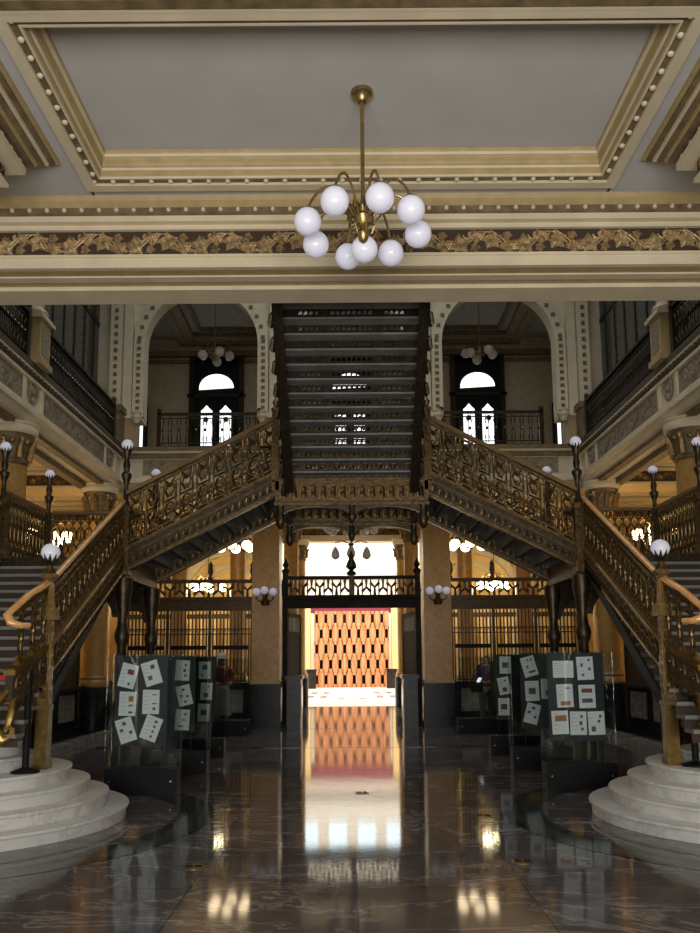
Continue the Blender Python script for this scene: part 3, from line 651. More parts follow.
# balustrades of the lower flights (inner side is the one seen)
SL = .53
for sx in (-1, 1):
    for inner, xb in ((True, 3.04), (False, 4.66)):
        ys = 7.5 if inner else 7.5; zz = L1-SL*(Y1-ys); nch = len(bpy.data.objects)
        lab = ('ornate bronze balustrade with wooden handrail on the inner side of the %s lower flight' if inner else 'ornate bronze balustrade on the wall side of the %s lower flight') % SIDE[sx]
        t = thing('stair_balustrade', lab, 'balustrade', (sx*xb+(.05 if sx > 0 and inner else 0), ys, zz), 0, 'stair balustrades'); LY = Y1-ys; e = (LY, LY*SL)
        qs = MB()
        for i_ in range(12): slope_band(qs, (LY*i_/12, LY*SL*i_/12), (LY*(i_+1)/12, LY*SL*(i_+1)/12), -.10, .14, (-.035, .035), 'y')
        qs.build('stringer', 'darkground', t)
        q = MB()
        for s_i in (-1, 1):
            for k in range(int(LY/.15)):
                y = .09+k*.15; z = y*SL+.02
                q.tube([(s_i*.036, y+.055*math.cos(a), z+.085*math.sin(a)+SL*.055*math.cos(a)) for a in [i_*PI/5 for i_ in range(11)]], .011, 5)
                q.sphere((s_i*.04, y, z), .022, 8, 5)
        q.build('stringer_relief', 'bronze', t, True)
        def cuts(q, lo, hi, w):
            for i_ in range(12): slope_band(q, (LY*i_/12, LY*SL*i_/12), (LY*(i_+1)/12, LY*SL*(i_+1)/12), lo, hi, w, 'y')
        q = MB(); cuts(q, .14, .19, (-.055, .055)); cuts(q, -.13, -.09, (-.05, .05)); q.build('stringer_edge', 'newel', t)
        q = MB(); cuts(q, -.145, -.12, (-.02, .02)); k = 0
        while k*.17 < LY-.1:
            y = k*.17+.08; z = y*SL
            q.tube([(0, y-.07, z-.13-.04), (0, y-.05, z-.21), (0, y+.01, z-.235), (0, y+.06, z-.19), (0, y+.03, z-.13), (0, y-.01, z-.15)], .016, 5)
            q.sphere((0, y+.085, z-.12), .025, 6, 4)
            k += 1
        q.build('scroll_fringe', 'bronze', t, True)
        q = MB(); cuts(q, .185, .20, (-.03, .03))
        for k2 in range(k): q.lathe([(.022, 0), (.03, .04), (.016, .06), (.006, .10)], 0, k2*.17+.08, (k2*.17+.08)*SL+.18, 6)
        q.build('leaf_cresting', 'newel', t, True)
        bm_ = baluster_mb(.56, 'rod'); N_ = 19
        for v in range(len(bm_.v)):     # turn flat side along the flight
            p = bm_.v[v]; bm_.v[v] = (p[1], p[0], p[2]+p[0]*SL)
        first = None
        for k in range(N_):
            y = .12+k*(LY-.2)/(N_-1)
            if first is None: first = bm_.build('baluster', 'bronze', t, True, (0, y, y*SL+.17))
            else: dup(first, t, (0, y, y*SL+.17))
        q = MB(); cuts(q, .69, .735, (-.02, .02)); cuts(q, .60, .62, (-.012, .012)); q.build('top_bar', 'bronze', t)
        zr = .80
        pts = [(0, e[0]+.0, e[1]+zr), (0, 1.5, 1.5*SL+zr), (0, .6, .6*SL+zr), (0, .4, .4*SL+zr), (0, .2, .2*SL+zr), (0, .05, .03*SL+zr-.03), (-sx*-.02, -.03, zr-.10), (-sx*.03, -.05, zr-.17), (-sx*.09, -.0, zr-.2), (-sx*.12, .07, zr-.19)]
        MB().tube(pts, [.036]*8+[.03, .02], 10, .8).build('handrail', 'copper' if inner else 'rail', t, True)
        if inner:
            q = MB()
            sc_ = [(.0, .12, .06), (.03, .0, -.02), (.06, -.08, -.12), (.06, -.11, -.24), (.02, -.10, -.36), (-.05, -.08, -.44), (-.10, -.06, -.42), (-.10, -.05, -.35), (-.06, -.05, -.33)]
            q.tube([(sx*a, b, c) for a, b, c in sc_], [.025, .035, .042, .045, .045, .04, .034, .026, .018], 8)
            sc2 = [(-.01, .10, -.04), (-.03, .02, -.10), (-.06, -.02, -.2), (-.04, -.03, -.32), (.03, -.03, -.44), (.06, -.03, -.5)]
            q.tube([(sx*a, b, c) for a, b, c in sc2], [.02, .028, .032, .034, .034, .028], 8)
            q.sphere((0, -.07, -.47), .04, 8, 6)
            q.build('foot_scroll', 'newel', t, True)
        # the foot of the balustrade swings outward past the newel
        if inner:
            done = set()
            for ch in list(t.children):
                f_ = lambda y: sx*.16*(max(0, .62-y)/.62)**1.5
                if ch.name.startswith('baluster'): ch.location.x += f_(ch.location.y); continue
                for v in ch.data.vertices: v.co.x += f_(v.co.y)

# --- landings (side) at L1
for sx in (-1, 1):
    t = thing('stair_landing', 'square half landing of the %s stair on dark iron columns' % SIDE[sx], 'landing', (sx*3.84, 11.3, 0), 0, 'stair landings')
    MB().box(-.84, .84, -.80, .80, L1-.06, L1).build('landing_deck', 'black', t)
    q = MB()
    q.box(-.87, .87, -.84, -.76, L1-.24, L1+.04); q.box(-.87, .87, .76, .84, L1-.24, L1+.04)
    q.box(-.87, -.79, -.8, .8, L1-.24, L1+.04); q.box(.79, .87, -.8, .8, L1-.24, L1+.04)
    q.build('landing_frame', 'iron', t)
    prof = [(a*.6, b) for a, b in [(.20, 0), (.20, .15), (.17, .2), (.17, .9), (.2, .95), (.13, 1.05), (.11, 1.15), (.10, 1.75), (.15, 1.82), (.17, 1.9), (.12, 2.0), (.10, 2.1), (.16, 2.35), (.2, 2.5), (.2, L1-.24)]]
    for (x, y) in ((-.84*sx, -.8), (-.84*sx, .8), (.84*sx, -.8), (.84*sx, .8)):
        MB().lathe(prof, x*.97, y*.96, 0, 14).build('support_column', 'iron', t, True)
    for y in (-.8, .8):
        MB().poly([(-.8, L1-.24), (-.8, L1-.75)]+[(a, L1-.75+(b-L1+.75)*.6) for a, b in arc(0, L1-.75, .7, PI, 0, 14)]+[(.8, L1-.75), (.8, L1-.24)], 'y', y-.03, y+.03).build('arched_bracket', 'iron', t)
# outer railings of landings (X = 4.66 side, along Y) and the back (along X)
def level_rail(name, lab, loc, length, axis, h, m='bronze', kind='rod', step=.15, grp=None, railm='rail'):
    t = thing(name, lab, 'balustrade', loc, 0 if axis == 'x' else PI/2, grp)
    MB().box(0, length, -.035, .035, 0, .06).build('bottom_rail', m, t)
    MB().box(0, length, -.045, .045, h-.05, h).build('handrail', railm, t)
    MB().box(0, length, -.012, .012, h-.13, h-.11).box(0, length, -.012, .012, .13, .15).build('mid_bar', m, t)
    n = min(99, int(length/step)); first = None
    bmb = baluster_mb(h-.11, kind)
    for k in range(n):
        x = (k+.5)*length/n
        if first is None: first = bmb.build('baluster', m, t, True, (x, 0, .06))
        else: dup(first, t, (x, 0, .06))
    return t
for sx in (-1, 1):
    level_rail('landing_balustrade', 'level bronze balustrade on the outer edge of the %s landing' % SIDE[sx], (sx*4.66, 10.58, L1+.04), 1.42, 'y', .92, grp='landing balustrades', railm='rail', step=.12)
    level_rail('landing_balustrade', 'level bronze balustrade along the back of the %s landing' % SIDE[sx], (min(sx*3.12, sx*4.58), 12.1, L1+.04), 1.46, 'x', .92, grp='landing balustrades', step=.12)
    nm = ('front inner', 'back inner', 'back outer', 'front outer')
    for i, (x, y) in enumerate(((3.02, 10.5), (3.02, 12.1), (4.66, 12.1), (4.66, 10.5))):
        lamp_post('landing_lamp', 'bronze lamp post with small opal globe on the %s corner of the %s landing' % (nm[i], SIDE[sx]), (sx*x, y, L1-.2 if i == 0 else L1+.02), (1.84 if i == 0 else 1.60), .078 if i == 0 else .072, 1.0, 'landing lamp posts')

# --- upper inward flights (L1 -> L2), run along X
XA, XB = 3.0, 1.02
N2 = 8
SL2 = (L2-L1)/(XA-XB)
for sx in (-1, 1):
    t = thing('inward_stair_flight', 'inward stair flight from the %s landing to the centre landing, stepped grey underside' % SIDE[sx], 'staircase', (sx*XA, 10.5, L1), 0, 'inward stair flights')
    rn = (XA-XB)/N2; rz = (L2-L1)/N2
    for k in range(N2):
        xa = -sx*(k*rn); xb_ = -sx*((k+1)*rn); z = (k+1)*rz
        if k == N2-1: xb_ = -sx*((k+1)*rn-.02)
        o = MB().box(xa+sx*.03, xb_, .06, 1.54, z-.04, z).build('tread', 'tread', t)
        MB().box(xa, xa-sx*.02, .06, 1.54, z-rz-.06, z-.04).build('riser', 'tread', o)
        # curved soffit lip under every tread
        MB().box(xb_+sx*.05, xb_, .06, 1.54, z-.07, z-.04).build('soffit_lip', 'darkground', o)
    for y in (0, 1.6):
        q = MB(); slope_band(q, (0, 0), (-sx*(XA-XB), L2-L1), -.14, .12, (y-.035, y+.035), 'x'); q.build('stringer', 'iron', t)
        q = MB()
        slope_band(q, (0, 0), (-sx*(XA-XB), L2-L1), .12, .17, (y-.055, y+.055), 'x'); slope_band(q, (0, 0), (-sx*(XA-XB), L2-L1), -.17, -.13, (y-.05, y+.05), 'x')
        slope_band(q, (0, 0), (-sx*(XA-XB), L2-L1), .03, .05, (y-.05, y+.03), 'x')
        for k in range(21):
            x = -sx*(.06+k*.092)
            z_ = abs(x)*SL2-.05
            q.tube([(x-.03, y-.035, z_-.03), (x-.02, y-.045, z_+.03), (x+.02, y-.045, z_+.03), (x+.03, y-.035, z_-.03)], .012, 5); q.sphere((x, y-.04, z_-.02), .018, 8, 5)
        q.build('stringer_relief', 'bronze', t, True)
    for y, nm in ((10.5, 'front'), (12.1, 'back')):
        b = thing('stair_balustrade', 'panelled bronze balustrade on the %s edge of the %s inward flight' % (nm, SIDE[sx]), 'balustrade', (sx*XA, y, L1), 0, 'inward flight balustrades')
        e = (-sx*(XA-XB), L2-L1)
        q = MB(); slope_band(q, (0, 0), e, .21, .235, (-.015, .015), 'x'); slope_band(q, (0, 0), e, .82, .85, (-.015, .015), 'x'); slope_band(q, (0, 0), e, .74, .755, (-.01, .01), 'x'); q.build('rail_bar', 'bronze', b)
        q = MB(); slope_band(q, (0, 0), e, .88, .935, (-.045, .045), 'x'); q.build('handrail', 'rail', b)
        mb = baluster_mb(.68, 'panel'); mb2 = []
        for i, p in enumerate(mb.v): mb.v[i] = (p[0], p[1], p[2]+p[0]*(-sx)*SL2)
        NN = 9; first = None
        for k in range(NN):
            x = -sx*(.12+k*(XA-XB-.2)/(NN-1))
            if first is None:
                first = mb.build('baluster', 'bronze', b, True, (x, 0, abs(x)*SL2+.18))
                bead = MB().sphere((0, -.02, .24), .026, 10, 6).build('bead', 'brass', first, True)
            else: dup(first, b, (x, 0, abs(x)*SL2+.18))
        post = MB().box(-.05, .05, -.05, .05, -.1, 1.0).lathe([(.06, 1.0), (.07, 1.03), (.03, 1.07), (.05, 1.13), (.005, 1.2)], n=10); post.build('end_post', 'bronze', b, True, (e[0]-sx*.0, 0, e[1]))

# --- centre landing
t = thing('centre_landing', 'centre landing where both inward flights meet, carried on arched iron brackets', 'landing', (0, 11.3, L2))
MB().box(-1.0, 1.0, -.76, .76, -.06, 0).build('landing_deck', 'tread', t)
q = MB(); q.box(-1.02, 1.02, -.84, -.76, -.30, .06); q.box(-1.02, 1.02, .76, .84, -.30, .06); q.box(-.98, -.9, -.76, .76, -.3, -.06); q.box(.9, .98, -.76, .76, -.3, -.06); q.build('landing_frame', 'iron', t)
for yy in (-.8, .8):
    q = MB()
    for cx in (-.475, .475):
        q.poly([(cx+.46, -.3), (cx-.46, -.3), (cx-.46, -.42)]+[(cx+a, b) for a, b in [(.46*math.cos(PI-i*PI/10), -.46+.14*math.sin(i*PI/10)) for i in range(11)]]+[(cx+.46, -.42)], 'y', yy-.03, yy+.03)
    for s in (-1, 1): q.lathe([(.02, -.62), (.05, -.58), (.07, -.5), (.05, -.42), (.06, -.3)], s*.95, yy, 0, 10)
    q.lathe([(.01, -.56), (.04, -.52), (.06, -.46), (.05, -.42), (.05, -.3)], 0, yy, 0, 10)
    q.build('arched_bracket', 'iron', t, True)
    q = MB().box(-1.02, 1.02, yy-.05, yy-.03, -.25, .03)
    for k in range(15):
        x = -.91+.13*k
        q.tube([(x-.04, yy-.05, -.2), (x-.03, yy-.06, -.06), (x+.03, yy-.06, -.06), (x+.04, yy-.05, -.2)], .014, 5); q.sphere((x, yy-.055, -.14), .022, 8, 5)
    q.box(-1.03, 1.03, yy-.07, yy-.03, -.31, -.27); q.box(-1.03, 1.03, yy-.07, yy-.03, .02, .06)
    q.build('landing_relief', 'bronze', t, True)
q = MB()
for s in (-1, 1):
    for k in range(8): q.box(s*.2-.02, s*.2+.02, -.76+.19*k, -.76+.19*k+.02, -.1, -.06)
q.box(-.02, .02, -.76, .76, -.22, -.06); q.build('joist', 'iron', t)
level_rail('landing_balustrade', 'bronze balustrade along the back of the centre landing', (-.98, 12.1, L2+.06), 1.96, 'x', .88, kind='panel', step=.2, grp='landing balustrades')
# slim columns holding the centre landing's back edge beside the piers
for sx in (-1, 1):
    t = thing('iron_column', 'slim dark iron column under the %s end of the centre landing' % SIDE[sx], 'column', (sx*.98, 12.0, 0), 0, 'iron columns')
    bpy.data.objects.remove(t)

# --- central flight coming back toward the camera (L2 -> L3)
YT = 7.62
N3 = 20; rn = (10.5-YT)/N3; rz = (L3-L2)/N3; SL3 = rz/rn
t = thing('central_stair_flight', 'broad central stair flight overhead seen from below, open lattice risers and grey tread undersides', 'staircase', (0, 10.5, L2))
HW = .80
for k in range(N3):
    ya = -k*rn; z = (k+1)*rz
    o = MB().box(-HW, HW, ya+.02, ya-rn-.01 if k < N3-1 else ya-rn+.02, z-.022, z).build('tread', 'tread', t)
    r_ = MB(); zb = z-rz; zt = z-.035
    r_.box(-HW, HW, ya-.012, ya+.0, zb-.0, zb+.03); r_.box(-HW, HW, ya-.012, ya, zt-.022, zt)
    cnt = 26
    for j in range(cnt):
        x = -HW+.03+(2*HW-.06)*j/(cnt-1); zc = (zb+.02+zt)/2; hh = (zt-zb)/2-.012
        r_.tube([(x-.022, ya-.006, zc), (x, ya-.006, zc+hh), (x+.022, ya-.006, zc), (x, ya-.006, zc-hh), (x-.022, ya-.006, zc)], .012, 4)
        r_.box(x-.040, x-.020, ya-.01, ya, zb+.01, zt)
    for (xa, xb) in ((-HW, -.62), (-.36, -.24), (.24, .36), (.62, HW)): r_.box(xa, xb, ya-.011, ya-.002, zb, zt)
    r_.build('lattice_riser', 'iron', o)
e = (-(10.5-YT), L3-L2)
for s in (-1, 1):
    q = MB(); slope_band(q, (0, 0), e, -.16, .14, (s*(HW-.0), s*(HW+.07)), 'y'); q.build('stringer', 'iron', t)
    q = MB(); slope_band(q, (0, 0), e, -.20, -.16, (s*(HW-.03), s*(HW+.09)), 'y')
    k = 0
    while k*.22 < 10.5-YT-.1:
        y = -k*.22-.1; z = -y*SL3
        q.tube([(s*(HW+.07), y+.08, z-.2), (s*(HW+.11), y+.05, z-.26), (s*(HW+.12), y, z-.26), (s*(HW+.10), y-.05, z-.16), (s*(HW+.07), y-.02, z-.12)], .026, 6); k += 1
    q.build('scroll_fringe', 'iron', t, True)
for s in (-1, 1):
    b = thing('stair_balustrade', 'bronze balustrade on the %s edge of the central flight' % SIDE[s], 'balustrade', (s*(HW+.04), 10.4, L2+.09), 0, 'central flight balustrades')
    e2 = (-2.7, 2.7*SL3); q = MB(); slope_band(q, (0, 0), e2, .84, .90, (-.045, .045), 'y'); q.build('handrail', 'rail', b)
    q = MB(); slope_band(q, (0, 0), e2, .14, .16, (-.015, .015), 'y'); slope_band(q, (0, 0), e2, .74, .76, (-.015, .015), 'y'); q.build('rail_bar', 'bronze', b)
    mb = baluster_mb(.7, 'rod')
    for i, p in enumerate(mb.v): mb.v[i] = (p[1], p[0], p[2]-p[0]*SL3)
    first = None
    for k in range(15):
        y = -.1-k*.178
        if first is None: first = mb.build('baluster', 'bronze', b, True, (0, y, -y*SL3+.14))
        else: dup(first, b, (0, y, -y*SL3+.14))

# ================================================================ GALLERY RAILINGS UPSTAIRS
def gallery_rail(lab, loc, length, axis, grp, n, rot=None):
    t = thing('gallery_balustrade', lab, 'balustrade', loc, 0 if axis == 'x' else PI/2, grp); h = .86
    MB().box(0, length, -.04, .04, 0, .05).box(0, length, -.02, .02, .12, .14).build('bottom_rail', 'iron', t)
    MB().box(0, length, -.05, .05, h-.05, h).box(0, length, -.02, .02, h-.14, h-.12).build('handrail', 'iron', t)
    m = MB()
    for s in (-1, 1):
        m.box(s*.03-.007, s*.03+.007, -.007, .007, 0, h-.1)
        m.tube([(s*.03, 0, .1), (s*.055, 0, .17), (s*.03, 0, .25)], .009, 4); m.tube([(s*.03, 0, h-.2), (s*.055, 0, h-.27), (s*.03, 0, h-.35)], .009, 4)
    m.sphere((0, 0, .4), .04, 8, 5)
    first = None
    for k in range(n):
        x = (k+.5)*length/n
        if first is None: first = m.build('baluster', 'iron', t, False, (x, 0, .05)); MB().sphere((0, -.035, .4), .018, 8, 5).build('bead', 'steel', first, True)
        else: dup(first, t, (x, 0, .05))
    for x in (0.05, length-.05):
        MB().box(-.05, .05, -.05, .05, 0, h+.06).lathe([(.06, h+.06), (.07, h+.09), (.03, h+.12)], n=10).build('end_post', 'iron', t, True, (x, 0, 0))
    return t
for sx in (-1, 1):
    for j, (ya, yb) in enumerate(((7.7, 8.5), (9.1, 12.85), (13.55, 17.75))):
        gallery_rail('dark iron gallery railing over the %s fascia, %s bay' % (SIDE[sx], ('nearest', 'middle', 'far')[j]), (sx*(XG+.02), ya, L3+.06), yb-ya, 'y', 'side gallery railings', int((yb-ya)/.13))
    for k, yc in enumerate((8.8, 13.2, 18.0)):
        p = thing('gallery_pedestal', 'tan stone pedestal between the railings of the %s gallery, %s' % (SIDE[sx], ('nearest', 'middle one', 'corner one')[k]), 'pedestal', (sx*(XG+.06), yc, L3+.06), 0, 'gallery pedestals')
        if k < 2:
            MB().box(-.24, .24, -.27, .27, 0, .10).box(-.2, .2, -.23, .23, .10, .80).build('pedestal_block', 'tan', p)
            MB().box(-.26, .26, -.29, .29, .80, .86).box(-.22, .22, -.25, .25, .86, .92).build('pedestal_cap', 'cream', p)
            MB().lathe([(.18, .92), (.23, .97), (.2, 1.02), (.14, 1.08), (.16, 1.2), (.22, 1.26), (.24, 1.32)], n=16).build('column_base', 'cream', p, True)
            MB().lathe([(.15, 1.32), (.15, 6.6), (.2, 6.7), (.24, 7.2)], n=16).build('column_shaft', 'cream', p, True)
            MB().box(sx*-.21, sx*-.19, -.15, .15, .2, .7).build('pedestal_panel', 'relief', p)
        else:
            MB().box(-.16, .16, -.18, .18, 0, .72).box(-.2, .2, -.22, .22, .72, .86).build('pedestal_block', 'umber', p)
    gallery_rail('dark iron railing below the %s rear arch with window light behind' % SIDE[sx], (min(sx*4.60, sx*2.12), YG+.1, L3+.06), 2.48, 'x', 'rear gallery railings', 12)
gallery_rail('dark iron railing below the central rear arch, hidden behind the stair', (-1.5, YG+.1, L3+.06), 3.0, 'x', 'rear gallery railings', 14)

# ================================================================ CHANDELIERS AND LAMPS
def chandelier(lab, loc, globes, topz, gm, grp=None, R=.41, stem=.016, hub=1.0, light=None, col=(1, .75, .4), name='chandelier', canopy=True, arms='gold'):
    """loc = centre of the hub; globes = [(x,y,z,r)] relative to it"""
    t = thing(name, lab, 'chandelier', loc, 0, grp); s = hub
    if canopy: MB().lathe([(.01, topz-.10), (.035, topz-.09), (.05, topz-.05), (.085, topz-.03), (.09, topz)], n=20).build('canopy', 'brass', t, True)
    MB().lathe([(stem, .1*s), (stem, topz-.05)], n=10).build('stem', 'gold', t, True)
    MB().lathe([(.008, -.16*s), (.03*s, -.14*s), (.045*s, -.09*s), (.02*s, -.05*s), (.05*s, -.02*s), (.07*s, .03*s), (.03*s, .07*s), (.045*s, .11*s), (.02*s, .15*s), (.012, .2*s)], n=16).build('hub', 'brass', t, True)
    q = MB()
    for k in range(8):
        a = 2*PI*k/8+.2; c, s_ = math.cos(a), math.sin(a)
        q.tube([(.04*s*c, .04*s*s_, .1*s), (.11*s*c, .11*s*s_, .13*s), (.13*s*c, .13*s*s_, .06*s), (.09*s*c, .09*s*s_, .02*s), (.06*s*c, .06*s*s_, .05*s)], .009*s, 5)
        q.tube([(.04*s*c, .04*s*s_, -.02*s), (.10*s*c, .10*s*s_, -.06*s), (.07*s*c, .07*s*s_, -.11*s)], .008*s, 5)
    q.build('hub_scrolls', 'brass', t, True)
    for (x, y, z, r) in globes:
        d = math.hypot(x, y)
        if d > .05:
            ux, uy = x/d, y/d; zt = z+r*1.0
            pts = [(.03*ux, .03*uy, .0)]
            for i in range(9):
                f = i/8; pts.append((ux*(.05+(d-.05)*(1-math.cos(f*PI))/2 if False else ux*0+(ux*(.05*s+(d-.05*s)*(.5-.5*math.cos(f*PI))))), 0, 0))
            pts = []
            for i in range(13):
                a = i/12; rr_ = .03*s+(d-.03*s)*(a**.8)
                zz = -.02*s+(zt+.02*s)*a+.62*d*math.sin(PI*min(1, a*1.0))**.8*(1-.25*a)
                pts.append((ux*rr_, uy*rr_, zz))
            ar = MB().tube(pts, .010*s, 6).build('arm', arms, t, True)
        else:
            ar = MB().tube([(x, y, -.12*s), (x, y, z+r)], .010*s, 6).build('arm', arms, t, True)
        MB().lathe([(r*.62, z+r*.74), (r*.5, z+r*.95), (r*.2, z+r*1.05), (r*.14, z+r*1.2)], x, y, 0, 14).build('globe_cap', arms, ar, True)
        MB().sphere((x, y, z), r, 24, 14).build('globe', gm, t, True)
    return t
gl = [(.44*math.cos(a), .44*math.sin(a), -.06, .105) for a in [math.radians(x) for x in (-75, -119, -165, -37, 10, 149, 106, 58)]]+[(.01, .12, -.16, .105)]
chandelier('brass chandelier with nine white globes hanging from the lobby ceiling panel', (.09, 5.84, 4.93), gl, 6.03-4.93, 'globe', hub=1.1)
# upstairs
for sx in (-1, 1):
    g5 = [(.33*math.cos(a), .33*math.sin(a), z, .125) for a, z in ((.3, 0), (1.6, -.05), (2.7, .05), (3.9, -.1), (5.2, -.05))]
    g5 = [(x*1.15, y*1.15, z, r) for x, y, z, r in g5]
    chandelier('unlit globe chandelier inside the %s upper room behind the arch' % SIDE[sx], (-3.55 if sx < 0 else 3.42, 20.2, 9.55), g5, 11.55-9.55, mat('frosted_glass', (.55, .54, .55), .25), 'upper room chandeliers', hub=1.2, arms='iron')
# lit chandeliers of the ground galleries
for sx in (-1, 1):
    g = [(.40*math.cos(a), .40*math.sin(a), -.1+z, .12) for a, z in ((.2, .05), (1.3, 0), (2.3, .05), (3.3, 0), (4.3, .06), (5.3, 0))]+[(0, 0, -.25, .13)]
    chandelier('glowing globe chandelier in the %s side gallery behind the stair landing' % SIDE[sx], (sx*6.35, 16.5, 4.2), g, 5.93-4.2, 'globe_lit', 'lit gallery chandeliers', hub=1.3, light=60)
    g = [(.45*math.cos(a), .45*math.sin(a), -.1, .13) for a in (.5, 1.6, 2.6, 3.7, 4.7, 5.7)]
    chandelier('glowing chandelier inside the %s counter hall next to the passage' % SIDE[sx], (sx*3.15, 21.3, 4.7), g, 6.07-4.7, 'globe_near', 'lit counter hall chandeliers', hub=1.3, light=85)
    chandelier('glowing chandelier deep inside the %s counter hall' % SIDE[sx], (sx*4.4, 24.5, 3.9), g[:5], 6.07-3.9, 'globe_deep', 'lit counter hall chandeliers', hub=1.3, light=85)
    chandelier('glowing chandelier in the far %s corner of the counter hall' % SIDE[sx], (sx*8.6, 21, 4.2), g[:5], 5.93-4.2, 'globe_lit', 'lit counter hall chandeliers', hub=1.3, light=60)
    chandelier('glowing chandelier in the near part of the %s side gallery' % SIDE[sx], (sx*8.2, 11.5, 4.2), g[:5], 5.93-4.2, 'globe_lit', 'lit gallery chandeliers', hub=1.3, light=45)
g = [(.62*math.cos(a), .62*math.sin(a), -.08, .13) for a in [k*PI/4+.15 for k in range(8)]]
chandelier('large unlit globe chandelier hanging in the passage before the patio', (0, 21.4, 5.15), g, 6.07-5.15, mat('passage_opal', (.75, .74, .76), .3), hub=1.5, arms='iron')
q = thing('lantern_pendant', 'three pear shaped glass shades hanging under the passage chandelier', 'pendant lamp', (0, 21.4, 4.50))
MB().lathe([(.05, .1), (.09, .15), (.02, .2), (.012, .42)], n=10).build('hub', 'iron', q, True)
for (x, y) in ((-.42, -.1), (.42, -.1), (0, -.35)):
    MB().tube([(0, 0, .16), (x*.6, y*.6, .24), (x, y, .18), (x, y, .05)], .014, 6).build('arm', 'iron', q, True)
    MB().lathe([(.02, -.28), (.09, -.24), (.12, -.15), (.09, -.04), (.04, .06)], x, y, 0, 14).build('glass_shade', mat('shade_glass', (.6, .6, .62), .2), q, True)
# wall brackets on the piers
for sx in (-1, 1):
    t = thing('wall_lamp', 'unlit bracket lamp with white globes on the %s square pier' % SIDE[sx], 'wall lamp', (sx*2.06, 19.085, 3.15), 0, 'pier bracket lamps')
    MB().lathe([(.09, -.3), (.11, -.2), (.05, -.12), (.07, -.02), (.03, .05)], 0, -.05, 0, 12).build('bracket', 'iron', t, True)
    for x, y, z in ((-.2, -.12, .02), (0, -.22, .05), (.2, -.12, .02)):
        MB().tube([(0, -.06, -.15), (x*.7, y*.7, -.2), (x, y, -.14), (x, y, z-.08)], .013, 6).build('arm', 'iron', t, True)
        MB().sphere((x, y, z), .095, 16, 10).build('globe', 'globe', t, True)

# ================================================================ COUNTER SCREENS
def lattice_band(mb, x0, x1, z0, z1, y, unit=.24):
    n = max(1, round((x1-x0)/unit)); u = (x1-x0)/n; h = z1-z0
    for k in range(n):
        cx = x0+(k+.5)*u; zc = (z0+z1)/2; up = 1 if k % 2 else -1
        for a in (PI/2*up, PI/2*up+2*PI/3, PI/2*up-2*PI/3):
            mb.tube([(cx, y, zc), (cx+u*.62*math.cos(a), y, zc+h*.55*math.sin(a))], [.024, .042], 5)
        mb.tube([(x0+k*u, y, z0), (x0+k*u, y, z1)], .016, 4)
def screen_bay(lab, x0, x1, y, rot=0, origin=(0, 0, 0), counter='gmarble', grp='counter screens'):
    """counter with grille and lattice cornice between x0 and x1, facing -Y in local space"""
    t = thing('counter_screen', lab, 'screen', origin, rot, grp)
    MB().box(x0, x1, y-.12, y+.45, 0, .18).box(x0, x1, y-.02, y+.35, .18, .96).build('counter_base', 'bmarble', t)
    MB().box(x0, x1, y-.18, y+.5, .96, 1.03).build('counter_top', 'bmarble', t)
    n = max(1, round((x1-x0)/1.15)); u = (x1-x0)/n
    for k in range(n):
        MB().box(x0+k*u+.2, x0+(k+1)*u-.2, y-.035, y, .32, .86).build('marble_panel', counter, t)
    for k in range(n+1):
        MB().box(x0+k*u-.035, x0+k*u+.035, y-.035, y+.035, 1.03, 3.1).lathe([(.05, 3.5), (.06, 3.56), (.03, 3.6), (.07, 3.72), (.05, 3.82), (.06, 3.88), (.005, 3.98)], x0+k*u, y, 0, 10).build('post', 'lattice', t, True, None)
    # grille of bars: one mesh per bay
    for k in range(n):
        a, b = x0+k*u+.035, x0+(k+1)*u-.035
        q = MB(); m = 11
        for j in range(m): q.box(a+(b-a)*(j+.5)/m-.016, a+(b-a)*(j+.5)/m+.016, y-.016, y+.016, 1.03, 2.75)
        q.box(a, b, y-.015, y+.015, 2.18, 2.21); q.box(a, b, y-.015, y+.015, 2.30, 2.33)
        for j in range(m-1):
            q.tube([(a+(b-a)*(j+1)/m-.03, y, 2.255), (a+(b-a)*(j+1)/m, y, 2.29), (a+(b-a)*(j+1)/m+.03, y, 2.255), (a+(b-a)*(j+1)/m, y, 2.22), (a+(b-a)*(j+1)/m-.03, y, 2.255)], .011, 4)
        q.build('grille', 'lattice', t)
        MB().box(a+.05, b-.05, y-.05, y+.02, 1.82, 1.92).build('name_rail', 'black', t)
    MB().box(x0, x1, y-.09, y+.09, 2.76, 3.05).box(x0, x1, y-.13, y+.13, 3.02, 3.09).box(x0, x1, y-.06, y+.06, 3.44, 3.52).build('cornice', 'lattice', t)
    q = MB(); lattice_band(q, x0, x1, 3.09, 3.44, y); q.build('lattice_band', 'lattice', t)
    return t
for sx in (-1, 1):
    a, b = sorted((sx*2.42, sx*5.5))
    screen_bay('dark counter with brass grille and lattice cornice in the %s rear bay' % SIDE[sx], a, b, 19.5, grp='rear counter screens')
    # side screens between the columns
    for (ya, yb, nm) in ((9.2, 12.8, 'nearer'), (13.6, 17.5, 'farther')):
        # local x runs along world Y
        rot = PI/2 if sx < 0 else -PI/2
        ln = yb-ya
        t = screen_bay('dark counter and grille along the %s side between columns, %s bay' % (SIDE[sx], nm), 0, ln, 0, rot, (sx*5.95, ya if sx < 0 else yb, 0), counter='gmarble', grp='side counter screens')
    curb = MB().box(sx*5.0, sx*5.32, 8.6, 18.6, 0, .10).build('marble_curb', 'gmarble'); tag(curb, 'low grey marble kerb on the floor before the %s side counters' % SIDE[sx], 'kerb', 'marble kerbs')
